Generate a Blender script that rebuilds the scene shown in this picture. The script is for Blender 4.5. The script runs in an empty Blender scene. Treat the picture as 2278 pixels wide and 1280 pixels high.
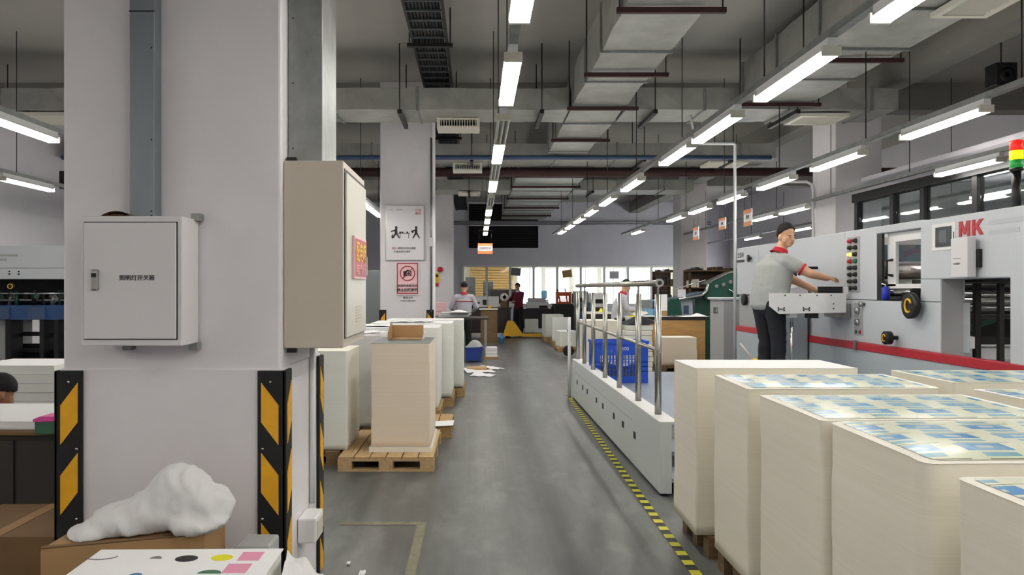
import bpy, bmesh, math, random
from mathutils import Vector, Matrix, Euler, noise
random.seed(11)
S = bpy.context.scene
COL = S.collection
PI = math.pi

# ------------------------------------------------------------------ camera, world, exposure
EYE = 1.55
cd = bpy.data.cameras.new('camera')
cam = bpy.data.objects.new('camera', cd)
COL.objects.link(cam)
cam.location = (0, 0, EYE)
cam.rotation_euler = (PI / 2, 0, 0)
cd.sensor_width = 36
cd.lens = 1700 / 2278 * 36
cd.shift_x = 79 / 2278
cd.shift_y = 4 / 2278
cd.clip_end = 200
S.camera = cam

wd = bpy.data.worlds.new('world')
S.world = wd
wd.use_nodes = True
wd.node_tree.nodes['Background'].inputs[0].default_value = (0.94, 0.97, 1.0, 1)
wd.node_tree.nodes['Background'].inputs[1].default_value = 6.5
S.view_settings.view_transform = 'Standard'
S.view_settings.look = 'None'
S.view_settings.gamma = 1
S.view_settings.use_curve_mapping = False
S.view_settings.exposure = 0.4
TUBE_GLOW = 24.0     # emission of a lit tube
S.cycles.use_light_tree = False
S.cycles.adaptive_threshold = .06
S.cycles.max_bounces = 5
S.cycles.diffuse_bounces = 3
S.cycles.glossy_bounces = 2
S.cycles.transmission_bounces = 4
S.cycles.transparent_max_bounces = 8
S.cycles.caustics_reflective = False
S.cycles.caustics_refractive = False

# ------------------------------------------------------------------ helpers
def lin(c):
    out = []
    for v in c:
        v = v / 255.0
        out.append(v / 12.92 if v <= .04045 else ((v + .055) / 1.055) ** 2.4)
    return out

MATS = {}
def mat(name, rgb, rough=.6, metal=0.0, var=0.0, scale=4.0, bump=0.0, bscale=40.0, stretch=None, emit=0.0,
        alpha=1.0, spec=.5, trans=0.0, coat=0.0):
    m = bpy.data.materials.new(name)
    m.use_nodes = True
    nt = m.node_tree
    b = nt.nodes['Principled BSDF']
    c = lin(rgb)
    b.inputs['Base Color'].default_value = (*c, 1)
    b.inputs['Roughness'].default_value = rough
    b.inputs['Metallic'].default_value = metal
    b.inputs['Specular IOR Level'].default_value = spec
    if coat: b.inputs['Coat Weight'].default_value = coat
    if trans:
        b.inputs['Transmission Weight'].default_value = trans
        b.inputs['IOR'].default_value = 1.1
    if emit:
        b.inputs['Emission Color'].default_value = (*c, 1)
        b.inputs['Emission Strength'].default_value = emit
    if alpha < 1: b.inputs['Alpha'].default_value = alpha
    if var or bump:
        tc = nt.nodes.new('ShaderNodeTexCoord')
        mp = nt.nodes.new('ShaderNodeMapping')
        if stretch: mp.inputs['Scale'].default_value = stretch
        nt.links.new(tc.outputs['Object'], mp.inputs['Vector'])
    if var:
        n = nt.nodes.new('ShaderNodeTexNoise')
        n.inputs['Scale'].default_value = scale
        n.inputs['Detail'].default_value = 3
        n.inputs['Roughness'].default_value = .6
        nt.links.new(mp.outputs['Vector'], n.inputs['Vector'])
        r = nt.nodes.new('ShaderNodeValToRGB')
        r.color_ramp.elements[0].position = .3
        r.color_ramp.elements[1].position = .7
        r.color_ramp.elements[0].color = (*[max(0, v * (1 - var)) for v in c], 1)
        r.color_ramp.elements[1].color = (*[min(1, v * (1 + var)) for v in c], 1)
        nt.links.new(n.outputs['Fac'], r.inputs['Fac'])
        nt.links.new(r.outputs['Color'], b.inputs['Base Color'])
    if bump:
        n2 = nt.nodes.new('ShaderNodeTexNoise')
        n2.inputs['Scale'].default_value = bscale
        n2.inputs['Detail'].default_value = 2
        nt.links.new(mp.outputs['Vector'], n2.inputs['Vector'])
        bp = nt.nodes.new('ShaderNodeBump')
        bp.inputs['Strength'].default_value = bump
        bp.inputs['Distance'].default_value = .01
        nt.links.new(n2.outputs['Fac'], bp.inputs['Height'])
        nt.links.new(bp.outputs['Normal'], b.inputs['Normal'])
    MATS[name] = m
    return m

class MB:
    """collects shapes, then links them as ONE mesh object"""
    def __init__(self): self.v = []; self.f = []; self.sm = []
    def add(self, vs, fs, smooth=False):
        o = len(self.v)
        self.v += [tuple(p) for p in vs]
        self.f += [tuple(i + o for i in q) for q in fs]
        self.sm += [smooth] * len(fs)
        return self
    def box(self, x0, x1, y0, y1, z0, z1):
        return self.add([(x0,y0,z0),(x1,y0,z0),(x1,y1,z0),(x0,y1,z0),(x0,y0,z1),(x1,y0,z1),(x1,y1,z1),(x0,y1,z1)],
                        [(0,3,2,1),(4,5,6,7),(0,1,5,4),(1,2,6,5),(2,3,7,6),(3,0,4,7)])
    def obox(self, c, size, rot=(0,0,0)):
        R = Euler(rot).to_matrix(); c = Vector(c); hx, hy, hz = [s/2 for s in size]
        vs = [c + R @ Vector(p) for p in [(-hx,-hy,-hz),(hx,-hy,-hz),(hx,hy,-hz),(-hx,hy,-hz),(-hx,-hy,hz),(hx,-hy,hz),(hx,hy,hz),(-hx,hy,hz)]]
        return self.add(vs, [(0,3,2,1),(4,5,6,7),(0,1,5,4),(1,2,6,5),(2,3,7,6),(3,0,4,7)])
    def prism(self, poly, axis, a, b):
        """poly: 2D points; axis 0: (y,z) extruded in x, 1: (x,z) in y, 2: (x,y) in z"""
        n = len(poly); vs = []
        for t in (a, b):
            for p, q in poly:
                vs.append({0: (t,p,q), 1: (p,t,q), 2: (p,q,t)}[axis])
        fs = [tuple(range(n)), tuple(range(2*n-1, n-1, -1))]
        for i in range(n): fs.append((i, i+n, (i+1) % n + n, (i+1) % n))
        return self.add(vs, fs)
    def cone(self, p0, p1, r0, r1=None, n=12, caps=True, smooth=True):
        p0 = Vector(p0); p1 = Vector(p1); r1 = r0 if r1 is None else r1
        d = (p1 - p0); q = d.to_track_quat('Z', 'Y') if d.length > 1e-9 else Euler((0,0,0)).to_quaternion()
        vs = []
        for p, r in ((p0, r0), (p1, r1)):
            for i in range(n):
                a = 2*PI*i/n
                vs.append(p + q @ Vector((r*math.cos(a), r*math.sin(a), 0)))
        self.add(vs, [(i, (i+1) % n, (i+1) % n + n, i+n) for i in range(n)], smooth)
        if caps:
            o = len(self.v) - 2*n
            self.f += [tuple(range(o+n-1, o-1, -1)), tuple(range(o+n, o+2*n))]; self.sm += [False, False]
        return self
    def tube(self, pts, r, n=8):
        """smooth swept tube through points"""
        pts = [Vector(p) for p in pts]; m = len(pts); vs = []; fs = []
        t = [(pts[min(i+1, m-1)] - pts[max(i-1, 0)]).normalized() for i in range(m)]
        up = Vector((0,0,1)) if abs(t[0].z) < .9 else Vector((1,0,0))
        x = t[0].cross(up).normalized()
        for i in range(m):
            x = (x - t[i] * x.dot(t[i])).normalized(); y = t[i].cross(x)
            rr = r[i] if isinstance(r, (list, tuple)) else r
            for k in range(n):
                a = 2*PI*k/n; vs.append(pts[i] + x*math.cos(a)*rr + y*math.sin(a)*rr)
        for i in range(m-1):
            for k in range(n):
                fs.append((i*n+k, i*n+(k+1) % n, (i+1)*n+(k+1) % n, (i+1)*n+k))
        self.add(vs, fs, True)
        o = len(self.v) - m*n
        self.f += [tuple(range(o+n-1, o-1, -1)), tuple(range(o+(m-1)*n, o+m*n))]; self.sm += [False, False]
        return self
    def lathe(self, prof, c=(0,0,0), axis='z', n=20):
        """prof: list of (r, h)"""
        vs = []; fs = []; m = len(prof); c = Vector(c)
        for r, h in prof:
            for k in range(n):
                a = 2*PI*k/n; u, w = r*math.cos(a), r*math.sin(a)
                vs.append(c + Vector({'z': (u, w, h), 'x': (h, u, w), 'y': (u, h, w)}[axis]))
        for i in range(m-1):
            for k in range(n): fs.append((i*n+k, i*n+(k+1) % n, (i+1)*n+(k+1) % n, (i+1)*n+k))
        fs += [tuple(range(n-1, -1, -1)), tuple(range((m-1)*n, m*n))]
        return self.add(vs, fs, True)
    def ball(self, c, r, n=12, m=8):
        rx, ry, rz = (r, r, r) if not isinstance(r, (tuple, list)) else r
        vs = []; fs = []
        for i in range(m+1):
            t = PI*i/m
            for k in range(n):
                a = 2*PI*k/n
                vs.append((c[0]+rx*math.sin(t)*math.cos(a), c[1]+ry*math.sin(t)*math.sin(a), c[2]-rz*math.cos(t)))
        for i in range(m):
            for k in range(n): fs.append((i*n+k, i*n+(k+1) % n, (i+1)*n+(k+1) % n, (i+1)*n+k))
        return self.add(vs, fs, True)
    def grid(self, fn, nu, nv, smooth=True):
        vs = [fn(i/nu, j/nv) for j in range(nv+1) for i in range(nu+1)]
        fs = [(j*(nu+1)+i, j*(nu+1)+i+1, (j+1)*(nu+1)+i+1, (j+1)*(nu+1)+i) for j in range(nv) for i in range(nu)]
        return self.add(vs, fs, smooth)
    def build(self, name, m, parent=None, bevel=0.0, fix=True):
        me = bpy.data.meshes.new(name)
        off = Vector((0,0,0))
        if parent is not None:
            p = parent
            while p is not None: off = off + p.location; p = p.parent
        me.from_pydata([tuple(Vector(q) - off) for q in self.v], [], self.f)
        me.polygons.foreach_set('use_smooth', self.sm)
        bm = bmesh.new(); bm.from_mesh(me)
        if fix: bmesh.ops.recalc_face_normals(bm, faces=bm.faces[:])
        if bevel:
            es = [e for e in bm.edges if len(e.link_faces) == 2 and e.calc_face_angle(0) > .6]
            bmesh.ops.bevel(bm, geom=es, offset=bevel, segments=2, affect='EDGES', profile=.5, clamp_overlap=True)
        bm.to_mesh(me); bm.free()
        me.materials.append(MATS[m] if isinstance(m, str) else m)
        o = bpy.data.objects.new(name, me); COL.objects.link(o)
        if parent is not None: o.parent = parent
        return o

def tag(o, label=None, cat=None, group=None, kind=None):
    if label: o['label'] = label
    if cat: o['category'] = cat
    if group: o['group'] = group
    if kind: o['kind'] = kind
    return o
def thing(name, loc, label, cat, group=None):
    o = bpy.data.objects.new(name, None); COL.objects.link(o)
    o.location = loc; o.empty_display_size = .1
    return tag(o, label, cat, group)
def struct(name, mb, m, parent=None, label=None, **k):
    o = mb.build(name, m, parent, **k)
    if parent is None: o['kind'] = 'structure'
    if label: o['label'] = label
    return o
def copy_tree(o, parent=None):
    c = o.copy(); COL.objects.link(c)
    if parent is not None: c.parent = parent
    for ch in list(o.children): copy_tree(ch, c)
    return c
def dup(o, loc, rz=None, label=None, group=None):
    c = copy_tree(o); c.location = loc
    if rz is not None: c.rotation_euler = (0, 0, rz)
    if label: c['label'] = label
    if group: c['group'] = group
    return c
def share(name, src, loc, parent, rot=None):
    """another piece with the same mesh under the same parent (loc in world space)"""
    o = bpy.data.objects.new(name, src.data); COL.objects.link(o)
    off = Vector((0,0,0)); p = parent
    while p is not None: off = off + p.location; p = p.parent
    o.parent = parent; o.location = Vector(loc) - off
    if rot: o.rotation_euler = rot
    return o
SCRATCH = bpy.data.scenes.new('scratch')
def evaluated(o):
    """mesh of an object with its modifiers applied; evaluated alone in a scratch scene to stay quick"""
    SCRATCH.collection.objects.link(o)
    vl = SCRATCH.view_layers[0]; vl.update()
    me = bpy.data.meshes.new_from_object(o.evaluated_get(vl.depsgraph), depsgraph=vl.depsgraph)
    bpy.data.objects.remove(o)
    return me
def text(body, size, m, parent, loc, rot=(PI/2,0,0), name='lettering', depth=.0012, align='CENTER', sx=1.0, space=1.0, bold=0.0):
    """flat lettering lying on a face; loc in world space"""
    cu = bpy.data.curves.new(name, 'FONT')
    cu.body = body; cu.size = size; cu.align_x = align; cu.align_y = 'CENTER'; cu.extrude = depth; cu.space_character = space
    cu.offset = bold; cu.resolution_u = 3
    to = bpy.data.objects.new('tmp_text', cu)
    me = evaluated(to)
    me.name = name
    me.materials.clear(); me.materials.append(MATS[m])
    o = bpy.data.objects.new(name, me); COL.objects.link(o)
    off = Vector((0,0,0)); p = parent
    while p is not None: off = off + p.location; p = p.parent
    o.parent = parent; o.location = Vector(loc) - off; o.rotation_euler = rot; o.scale = (sx, 1, 1)
    return o
ORD = ['nearest', 'second', 'third', 'fourth', 'fifth', 'sixth', 'seventh', 'eighth', 'ninth', 'tenth', 'eleventh', 'twelfth']

# ------------------------------------------------------------------ materials
mat('wall_paint', (228,225,233), .75, var=.03, scale=1.2)
mat('column_paint', (235,232,236), .6, var=.035, scale=2.2, bump=.1, bscale=9)
mat('ceiling_paint', (178,175,168), .85, var=.10, scale=.5)
mat('beam_paint', (150,147,140), .85, var=.06, scale=.8)
mat('galvanised', (150,153,152), .45, .75, var=.16, scale=9, bump=.12, bscale=8)
mat('duct_metal', (172,172,166), .5, .55, var=.14, scale=3, bump=.5, bscale=3.0)
mat('duct_side', (150,150,145), .6, .4, var=.14, scale=2, bump=.3, bscale=3.0)
mat('dark_steel', (38,38,40), .5, .4)
mat('black_plastic', (20,20,22), .4)
mat('black_rubber', (24,24,25), .7)
mat('brown_iron', (62,40,38), .6, .3, var=.2, scale=12)
mat('rod_steel', (52,50,48), .5, .6)
mat('blue_pipe', (62,84,120), .45)
mat('white_enamel', (240,240,240), .4)
mat('cream_enamel', (222,219,205), .45)
mat('grille_dark', (60,60,58), .7)
mat('tube_on', (255,251,243), .4, emit=TUBE_GLOW)
mat('tube_off', (176,176,160), .3)
mat('yellow_paint', (238,176,32), .5, var=.06, scale=20)
mat('switch_box', (224,222,224), .45)
mat('beige_cabinet', (204,194,180), .45, var=.02, scale=3)
mat('beige_door', (214,210,198), .4)
mat('chrome', (205,205,205), .18, 1.0)
mat('steel_brushed', (176,176,170), .28, .95, var=.06, scale=30)
mat('red_sign', (196,70,84), .45)
mat('sign_yellow', (240,196,60), .5)
mat('sign_pink', (246,205,210), .5)
mat('sign_white', (232,230,234), .4)
mat('sign_red', (178,46,62), .5)
mat('ink_black', (34,30,36), .6)
mat('ink_grey', (120,116,118), .6)
mat('ink_dark', (48,48,50), .6)
mat('ink_orange', (224,138,82), .5)
mat('ink_pink', (226,150,180), .5)
mat('ink_yellow', (228,224,20), .5)
mat('ink_green', (62,110,82), .5)
mat('ink_blue', (60,130,185), .5)
mat('cardboard', (160,126,86), .8, var=.06, scale=6)
mat('cardboard_pale', (188,152,106), .8, var=.06, scale=6)
mat('cardboard_dark', (120,92,60), .8, var=.08, scale=6)
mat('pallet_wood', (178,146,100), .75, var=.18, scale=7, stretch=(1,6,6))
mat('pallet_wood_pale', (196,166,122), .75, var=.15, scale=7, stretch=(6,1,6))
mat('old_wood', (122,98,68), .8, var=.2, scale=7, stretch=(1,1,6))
mat('plywood', (190,148,92), .6, var=.14, scale=3, stretch=(1,1,5))
mat('paper_white', (248,248,250), .6)
mat('paper_warm', (246,242,230), .65)
mat('plastic_film', (235,235,240), .25, alpha=.55)
mat('bag_plastic', (252,252,255), .35, var=.02, scale=3, trans=.25)
mat('press_grey', (206,211,217), .4, var=.012, scale=1.5)
mat('press_skirt', (176,186,192), .45)
mat('press_panel', (168,170,172), .5)
mat('press_red', (186,38,52), .4)
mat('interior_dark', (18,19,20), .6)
mat('machine_green', (26,78,64), .4)
mat('machine_teal', (60,84,98), .4)
mat('machine_blue', (44,78,128), .5)
mat('button_red', (196,36,48), .3)
mat('button_green', (26,110,88), .3)
mat('button_yellow', (240,226,120), .3, emit=.6)
mat('screen_grey', (92,100,104), .25)
mat('screen_dark', (52,60,62), .3)
mat('screen_lit', (236,240,246), .3, emit=1.0)
mat('lamp_red', (230,40,30), .3, emit=.5)
mat('lamp_orange', (255,150,10), .3, emit=2.2)
mat('lamp_green', (30,150,60), .3, emit=.25)
mat('blue_crate', (32,84,206), .4)
mat('blue_box', (40,66,150), .5)
mat('can_blue', (36,56,190), .35)
mat('orange_crate', (206,92,34), .5)
mat('deck_grey', (142,154,172), .45, var=.05, scale=4)
mat('platform_paint', (206,213,214), .42, var=.012, scale=1.5)
mat('skin', (206,160,128), .5)
mat('skin_dark', (170,122,94), .5)
mat('hair', (16,14,14), .8)
mat('shirt_grey', (168,172,170), .85, bump=.25, bscale=14)
mat('shirt_pale', (196,196,206), .85)
mat('shirt_maroon', (112,22,48), .85)
mat('cloth_red', (186,32,52), .8)
mat('cloth_dark', (34,36,42), .9, bump=.2, bscale=12)
mat('cloth_black', (24,24,28), .9)
mat('locker_grey', (126,132,134), .5)
mat('cabinet_dark', (54,50,44), .5, var=.1, scale=3)
mat('desk_dark', (46,40,40), .5)
mat('rack_brown', (84,66,52), .7, var=.3, scale=8)
mat('pale_wall_lit', (244,242,228), .8)
mat('tan_shutter', (205,166,96), .6)
mat('cyan_sheet', (120,172,206), .6, var=.12, scale=9)
mat('jack_yellow', (236,184,40), .5)
mat('shutter_grey', (118,112,106), .6, .2)
mat('eye_white', (235,232,228), .3)
mat('lip', (168,104,92), .5)

def glass_mat(name, tint, refl):
    m = bpy.data.materials.new(name); m.use_nodes = True; nt = m.node_tree
    nt.nodes.remove(nt.nodes['Principled BSDF'])
    t = nt.nodes.new('ShaderNodeBsdfTransparent'); t.inputs[0].default_value = (*tint, 1)
    g = nt.nodes.new('ShaderNodeBsdfGlossy'); g.inputs['Roughness'].default_value = .03
    mx = nt.nodes.new('ShaderNodeMixShader'); lw = nt.nodes.new('ShaderNodeLayerWeight'); lw.inputs[0].default_value = .35
    fr = nt.nodes.new('ShaderNodeMath'); fr.operation = 'MULTIPLY_ADD'; fr.inputs[1].default_value = refl; fr.inputs[2].default_value = .03
    nt.links.new(lw.outputs['Facing'], fr.inputs[0]); nt.links.new(fr.outputs[0], mx.inputs[0]); nt.links.new(t.outputs[0], mx.inputs[1]); nt.links.new(g.outputs[0], mx.inputs[2])
    nt.links.new(mx.outputs[0], nt.nodes['Material Output'].inputs[0])
    MATS[name] = m
glass_mat('glass_clear', (.97, .98, .975), .12)
glass_mat('glass_office', (.84, .89, .89), .3)

def paper_stack_mat(name, a, b):
    """edge of a pile of board: fine sheet lines, broad batches of slightly different shade"""
    m = bpy.data.materials.new(name); m.use_nodes = True; nt = m.node_tree; bs = nt.nodes['Principled BSDF']
    tc = nt.nodes.new('ShaderNodeTexCoord'); mp = nt.nodes.new('ShaderNodeMapping'); mp.inputs['Scale'].default_value = (.25, .25, 60)
    n = nt.nodes.new('ShaderNodeTexNoise'); n.inputs['Scale'].default_value = 3; n.inputs['Detail'].default_value = 3; n.inputs['Roughness'].default_value = .7
    r = nt.nodes.new('ShaderNodeValToRGB'); r.color_ramp.elements[0].position = .35; r.color_ramp.elements[1].position = .62
    r.color_ramp.elements[0].color = (*lin(a), 1); r.color_ramp.elements[1].color = (*lin(b), 1)
    nt.links.new(tc.outputs['Object'], mp.inputs[0]); nt.links.new(mp.outputs[0], n.inputs['Vector'])
    nt.links.new(n.outputs['Fac'], r.inputs['Fac']); nt.links.new(r.outputs['Color'], bs.inputs['Base Color'])
    bp = nt.nodes.new('ShaderNodeBump'); bp.inputs['Strength'].default_value = .1; bp.inputs['Distance'].default_value = .004
    nt.links.new(n.outputs['Fac'], bp.inputs['Height']); nt.links.new(bp.outputs[0], bs.inputs['Normal'])
    bs.inputs['Roughness'].default_value = .75
    MATS[name] = m
paper_stack_mat('board_edge', (244,238,221), (248,243,228))
paper_stack_mat('board_edge_warm', (242,226,204), (246,232,212))
paper_stack_mat('board_edge_white', (242,244,236), (246,248,241))

def floor_mat():
    m = bpy.data.materials.new('epoxy_floor'); m.use_nodes = True; nt = m.node_tree; b = nt.nodes['Principled BSDF']
    tc = nt.nodes.new('ShaderNodeTexCoord')
    def nz(scale, stretch, detail=4):
        mp = nt.nodes.new('ShaderNodeMapping'); mp.inputs['Scale'].default_value = stretch
        nt.links.new(tc.outputs['Object'], mp.inputs[0])
        n = nt.nodes.new('ShaderNodeTexNoise'); n.inputs['Scale'].default_value = scale; n.inputs['Detail'].default_value = detail; n.inputs['Roughness'].default_value = .62
        nt.links.new(mp.outputs[0], n.inputs['Vector']); return n
    a = nz(1.1, (1.6, .28, 1)); c = nz(14, (1, .5, 1))
    r = nt.nodes.new('ShaderNodeValToRGB'); r.color_ramp.elements[0].position = .34; r.color_ramp.elements[1].position = .66
    r.color_ramp.elements[0].color = (*lin((72,73,73)), 1); r.color_ramp.elements[1].color = (*lin((112,115,115)), 1)
    nt.links.new(a.outputs['Fac'], r.inputs['Fac'])
    mx = nt.nodes.new('ShaderNodeMix'); mx.data_type = 'RGBA'; mx.blend_type = 'OVERLAY'; mx.inputs['Factor'].default_value = .25
    nt.links.new(r.outputs['Color'], mx.inputs['A']); nt.links.new(c.outputs['Fac'], mx.inputs['B'])
    # tyre tracks along the aisle and pale scuffs
    st = nz(1.0, (4.2, .05, 1), 3); sr = nt.nodes.new('ShaderNodeValToRGB'); sr.color_ramp.elements[0].position = .40; sr.color_ramp.elements[1].position = .56
    sr.color_ramp.elements[0].color = (.78, .78, .78, 1); sr.color_ramp.elements[1].color = (1, 1, 1, 1)
    nt.links.new(st.outputs['Fac'], sr.inputs['Fac'])
    m2 = nt.nodes.new('ShaderNodeMix'); m2.data_type = 'RGBA'; m2.blend_type = 'MULTIPLY'; m2.inputs['Factor'].default_value = 1
    nt.links.new(mx.outputs['Result'], m2.inputs['A']); nt.links.new(sr.outputs['Color'], m2.inputs['B'])
    sc = nz(2.3, (1.3, .6, 1), 4); cr = nt.nodes.new('ShaderNodeMapRange'); cr.inputs['From Min'].default_value = .52; cr.inputs['From Max'].default_value = .75; cr.inputs['To Max'].default_value = .5
    nt.links.new(sc.outputs['Fac'], cr.inputs['Value'])
    m3 = nt.nodes.new('ShaderNodeMix'); m3.data_type = 'RGBA'; m3.inputs['B'].default_value = (*lin((140,142,142)), 1)
    nt.links.new(cr.outputs['Result'], m3.inputs['Factor']); nt.links.new(m2.outputs['Result'], m3.inputs['A'])
    nt.links.new(m3.outputs['Result'], b.inputs['Base Color'])
    rr = nt.nodes.new('ShaderNodeMapRange'); rr.inputs['To Min'].default_value = .28; rr.inputs['To Max'].default_value = .5
    nt.links.new(a.outputs['Fac'], rr.inputs['Value']); nt.links.new(rr.outputs['Result'], b.inputs['Roughness'])
    MATS['epoxy_floor'] = m
floor_mat()

def print_mat():
    """flat offset print on the top sheets: rows of blue and pale green labels on white card"""
    m = bpy.data.materials.new('printed_card'); m.use_nodes = True; nt = m.node_tree; b = nt.nodes['Principled BSDF']
    tc = nt.nodes.new('ShaderNodeTexCoord'); sp = nt.nodes.new('ShaderNodeSeparateXYZ'); nt.links.new(tc.outputs['Object'], sp.inputs[0])
    def math_(op, a, bb=None, c=None):
        n = nt.nodes.new('ShaderNodeMath'); n.operation = op
        for i, v in enumerate((a, bb, c)):
            if v is None: continue
            if isinstance(v, (int, float)): n.inputs[i].default_value = v
            else: nt.links.new(v, n.inputs[i])
        return n.outputs[0]
    def cells(px, py, ox, oy):
        u = math_('FRACT', math_('MULTIPLY_ADD', sp.outputs[0], 1/px, ox)); v = math_('FRACT', math_('MULTIPLY_ADD', sp.outputs[1], 1/py, oy))
        return u, v
    def rect(u, v, u0, u1, v0, v1):
        return math_('MULTIPLY', math_('MULTIPLY', math_('GREATER_THAN', u, u0), math_('LESS_THAN', u, u1)),
                     math_('MULTIPLY', math_('GREATER_THAN', v, v0), math_('LESS_THAN', v, v1)))
    u, v = cells(.225, .165, 13.3, 9.7)
    tri = u
    blue = rect(tri, v, .10, .76, .45, .94)
    strip = rect(u, v, .22, .70, .14, .34)
    line = rect(u, v, .20, .95, .01, .045)
    core = rect(tri, v, .33, .55, .62, .76)
    n = nt.nodes.new('ShaderNodeTexNoise'); n.inputs['Scale'].default_value = 9; nt.links.new(tc.outputs['Object'], n.inputs['Vector'])
    rb = nt.nodes.new('ShaderNodeValToRGB'); rb.color_ramp.elements[0].position = .42; rb.color_ramp.elements[1].position = .58
    rb.color_ramp.elements[0].color = (*lin((46,142,206)), 1); rb.color_ramp.elements[1].color = (*lin((130,178,212)), 1)
    nt.links.new(n.outputs['Fac'], rb.inputs['Fac'])
    def over(base, fac, colr):
        mx = nt.nodes.new('ShaderNodeMix'); mx.data_type = 'RGBA'; nt.links.new(fac, mx.inputs['Factor'])
        if isinstance(base, tuple): mx.inputs['A'].default_value = (*base, 1)
        else: nt.links.new(base, mx.inputs['A'])
        if isinstance(colr, tuple): mx.inputs['B'].default_value = (*colr, 1)
        else: nt.links.new(colr, mx.inputs['B'])
        return mx.outputs['Result']
    w = over(tuple(lin((230,236,212))), blue, rb.outputs['Color'])
    w = over(w, strip, tuple(lin((136,184,202))))
    w = over(w, core, tuple(lin((196,214,214))))
    w = over(w, line, tuple(lin((96,102,80))))
    nt.links.new(w, b.inputs['Base Color'])
    b.inputs['Roughness'].default_value = .22
    MATS['printed_card'] = m
print_mat()
# ------------------------------------------------------------------ the setting
XL, XR, YF, YB, ZC = -8.6, 10.6, -6.0, 32.0, 5.2
struct('floor', MB().box(XL-.2, XR+.2, YF-.2, YB+6, -.1, 0), 'epoxy_floor', label='grey worn epoxy workshop floor')
struct('ceiling', MB().box(XL-.2, XR+.2, YF-.2, YB+.3, ZC, ZC+.2), 'ceiling_paint', label='grey painted concrete ceiling')
struct('wall_left', MB().box(XL-.2, XL, YF, YB, 0, ZC), 'wall_paint', label='white painted wall on the left')
RW = [(23.4, 25.0), (25.3, 26.9), (27.2, 28.8), (29.1, 30.7)]  # unseen openings, added so that daylight brightens the far right end
wr = MB().box(XR, XR+.2, YF, YB, 2.45, ZC).box(XR, XR+.2, YF, YB, 0, .8)
ed = [YF] + [e for w in RW for e in w] + [YB]
for a, b in zip(ed[0::2], ed[1::2]): wr.box(XR, XR+.2, a, b, .8, 2.45)
struct('wall_right', wr, 'wall_paint', label='white painted wall on the right')
for k, (a, b) in enumerate(RW):
    r = thing('window_%d' % (k+8), (XR, a, .8), 'unseen window added in the right wall for daylight', None); r['kind'] = 'structure'
    MB().box(XR+.06, XR+.12, a, b, .8, .87).box(XR+.06, XR+.12, a, b, 2.38, 2.45).box(XR+.06, XR+.12, a, a+.06, .87, 2.38).box(XR+.06, XR+.12, b-.06, b, .87, 2.38).build('window_frame', 'white_enamel', r)
    MB().box(XR+.08, XR+.088, a+.06, b-.06, .87, 2.38).build('pane', 'glass_clear', r)
struct('wall_front', MB().box(XL, XR, YF-.2, YF, 0, ZC), 'wall_paint', label='white painted wall behind the camera')
WX0, WX1, WZ0, WZ1 = -.56, 8.3, .87, 2.57
wb = MB().box(XL, XR, YB, YB+.2, WZ1, ZC).box(XL, XR, YB, YB+.2, 0, WZ0).box(XL, WX0, YB, YB+.2, WZ0, WZ1).box(WX1, XR, YB, YB+.2, WZ0, WZ1)
struct('wall_back', wb, 'wall_paint', label='pale end wall above a band of windows')
# band of office windows in the end wall
w1 = thing('window_1', (WX0, YB, WZ0), 'white framed band of windows in the end wall', None); w1['kind'] = 'structure'
MB().box(WX0, WX1, YB-.04, YB+.06, WZ1-.08, WZ1).box(WX0, WX1, YB-.04, YB+.06, WZ0, WZ0+.08).build('window_frame', 'white_enamel', w1)
mull = None
nb = 9
for i in range(nb+1):
    x = WX0 + (WX1-WX0)*i/nb
    if mull is None: mull = MB().box(x-.05, x+.05, YB-.05, YB+.07, WZ0+.08, WZ1-.08).build('mullion', 'white_enamel', w1); mx0 = x
    else: share('mullion', mull, (w1.location.x + x - mx0, YB, WZ0), w1)
pane = None
for i in range(nb):
    x = WX0 + (WX1-WX0)*i/nb + .05; wd_ = (WX1-WX0)/nb - .1
    if pane is None: pane = MB().box(x, x+wd_, YB+.0, YB+.012, WZ0+.08, WZ1-.08).build('pane', 'glass_clear', w1); px0 = x
    else: share('pane', pane, (w1.location.x + x - px0, YB, WZ0), w1)
# daylit office behind that band
YO = 37.0
struct('wall_office_side', MB().box(XL, WX0-.3, YB+.2, YO, 0, 3.0).box(9.6, XR, YB+.2, YO, 0, 3.0), 'pale_wall_lit')
struct('ceiling_office', MB().box(XL, XR, YB+.2, YO+.2, 2.95, 3.1), 'pale_wall_lit')
OW = [(1.95, 3.2), (3.3, 4.55), (4.65, 5.9), (6.0, 7.25), (7.35, 9.3)]
wo = MB().box(XL, XR, YO, YO+.15, 2.62, 3.0).box(XL, XR, YO, YO+.15, 0, .75)
edges = [WX0-.3] + [e for w in OW for e in w] + [9.6]
for a, b in zip(edges[0::2], edges[1::2]): wo.box(a, b, YO, YO+.15, .75, 2.62)
struct('wall_office_back', wo, 'pale_wall_lit')
for k, (a, b) in enumerate(OW):
    r = thing('window_%d' % (k+2), (a, YO, .75), 'bright daylit window at the back of the office', None); r['kind'] = 'structure'
    MB().box(a, b, YO+.02, YO+.07, 2.55, 2.62).box(a, b, YO+.02, YO+.07, .75, .82).box(a, a+.05, YO+.02, YO+.07, .82, 2.55).box(b-.05, b, YO+.02, YO+.07, .82, 2.55).box((a+b)/2-.03, (a+b)/2+.03, YO+.02, YO+.07, .82, 2.55).build('window_frame', 'white_enamel', r)
sh = thing('roller_shutter', (.2, YO-.25, 0), 'tan ribbed roller shutter at the back of the office', 'shutter')
slat = None
for i in range(17):
    z = .6 + i*.125
    if slat is None: slat = MB().box(-.3, 1.75, YO-.2, YO-.14, z, z+.1).build('slat', 'tan_shutter', sh)
    else: share('slat', slat, (.2, YO-.25, i*.125), sh)

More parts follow.
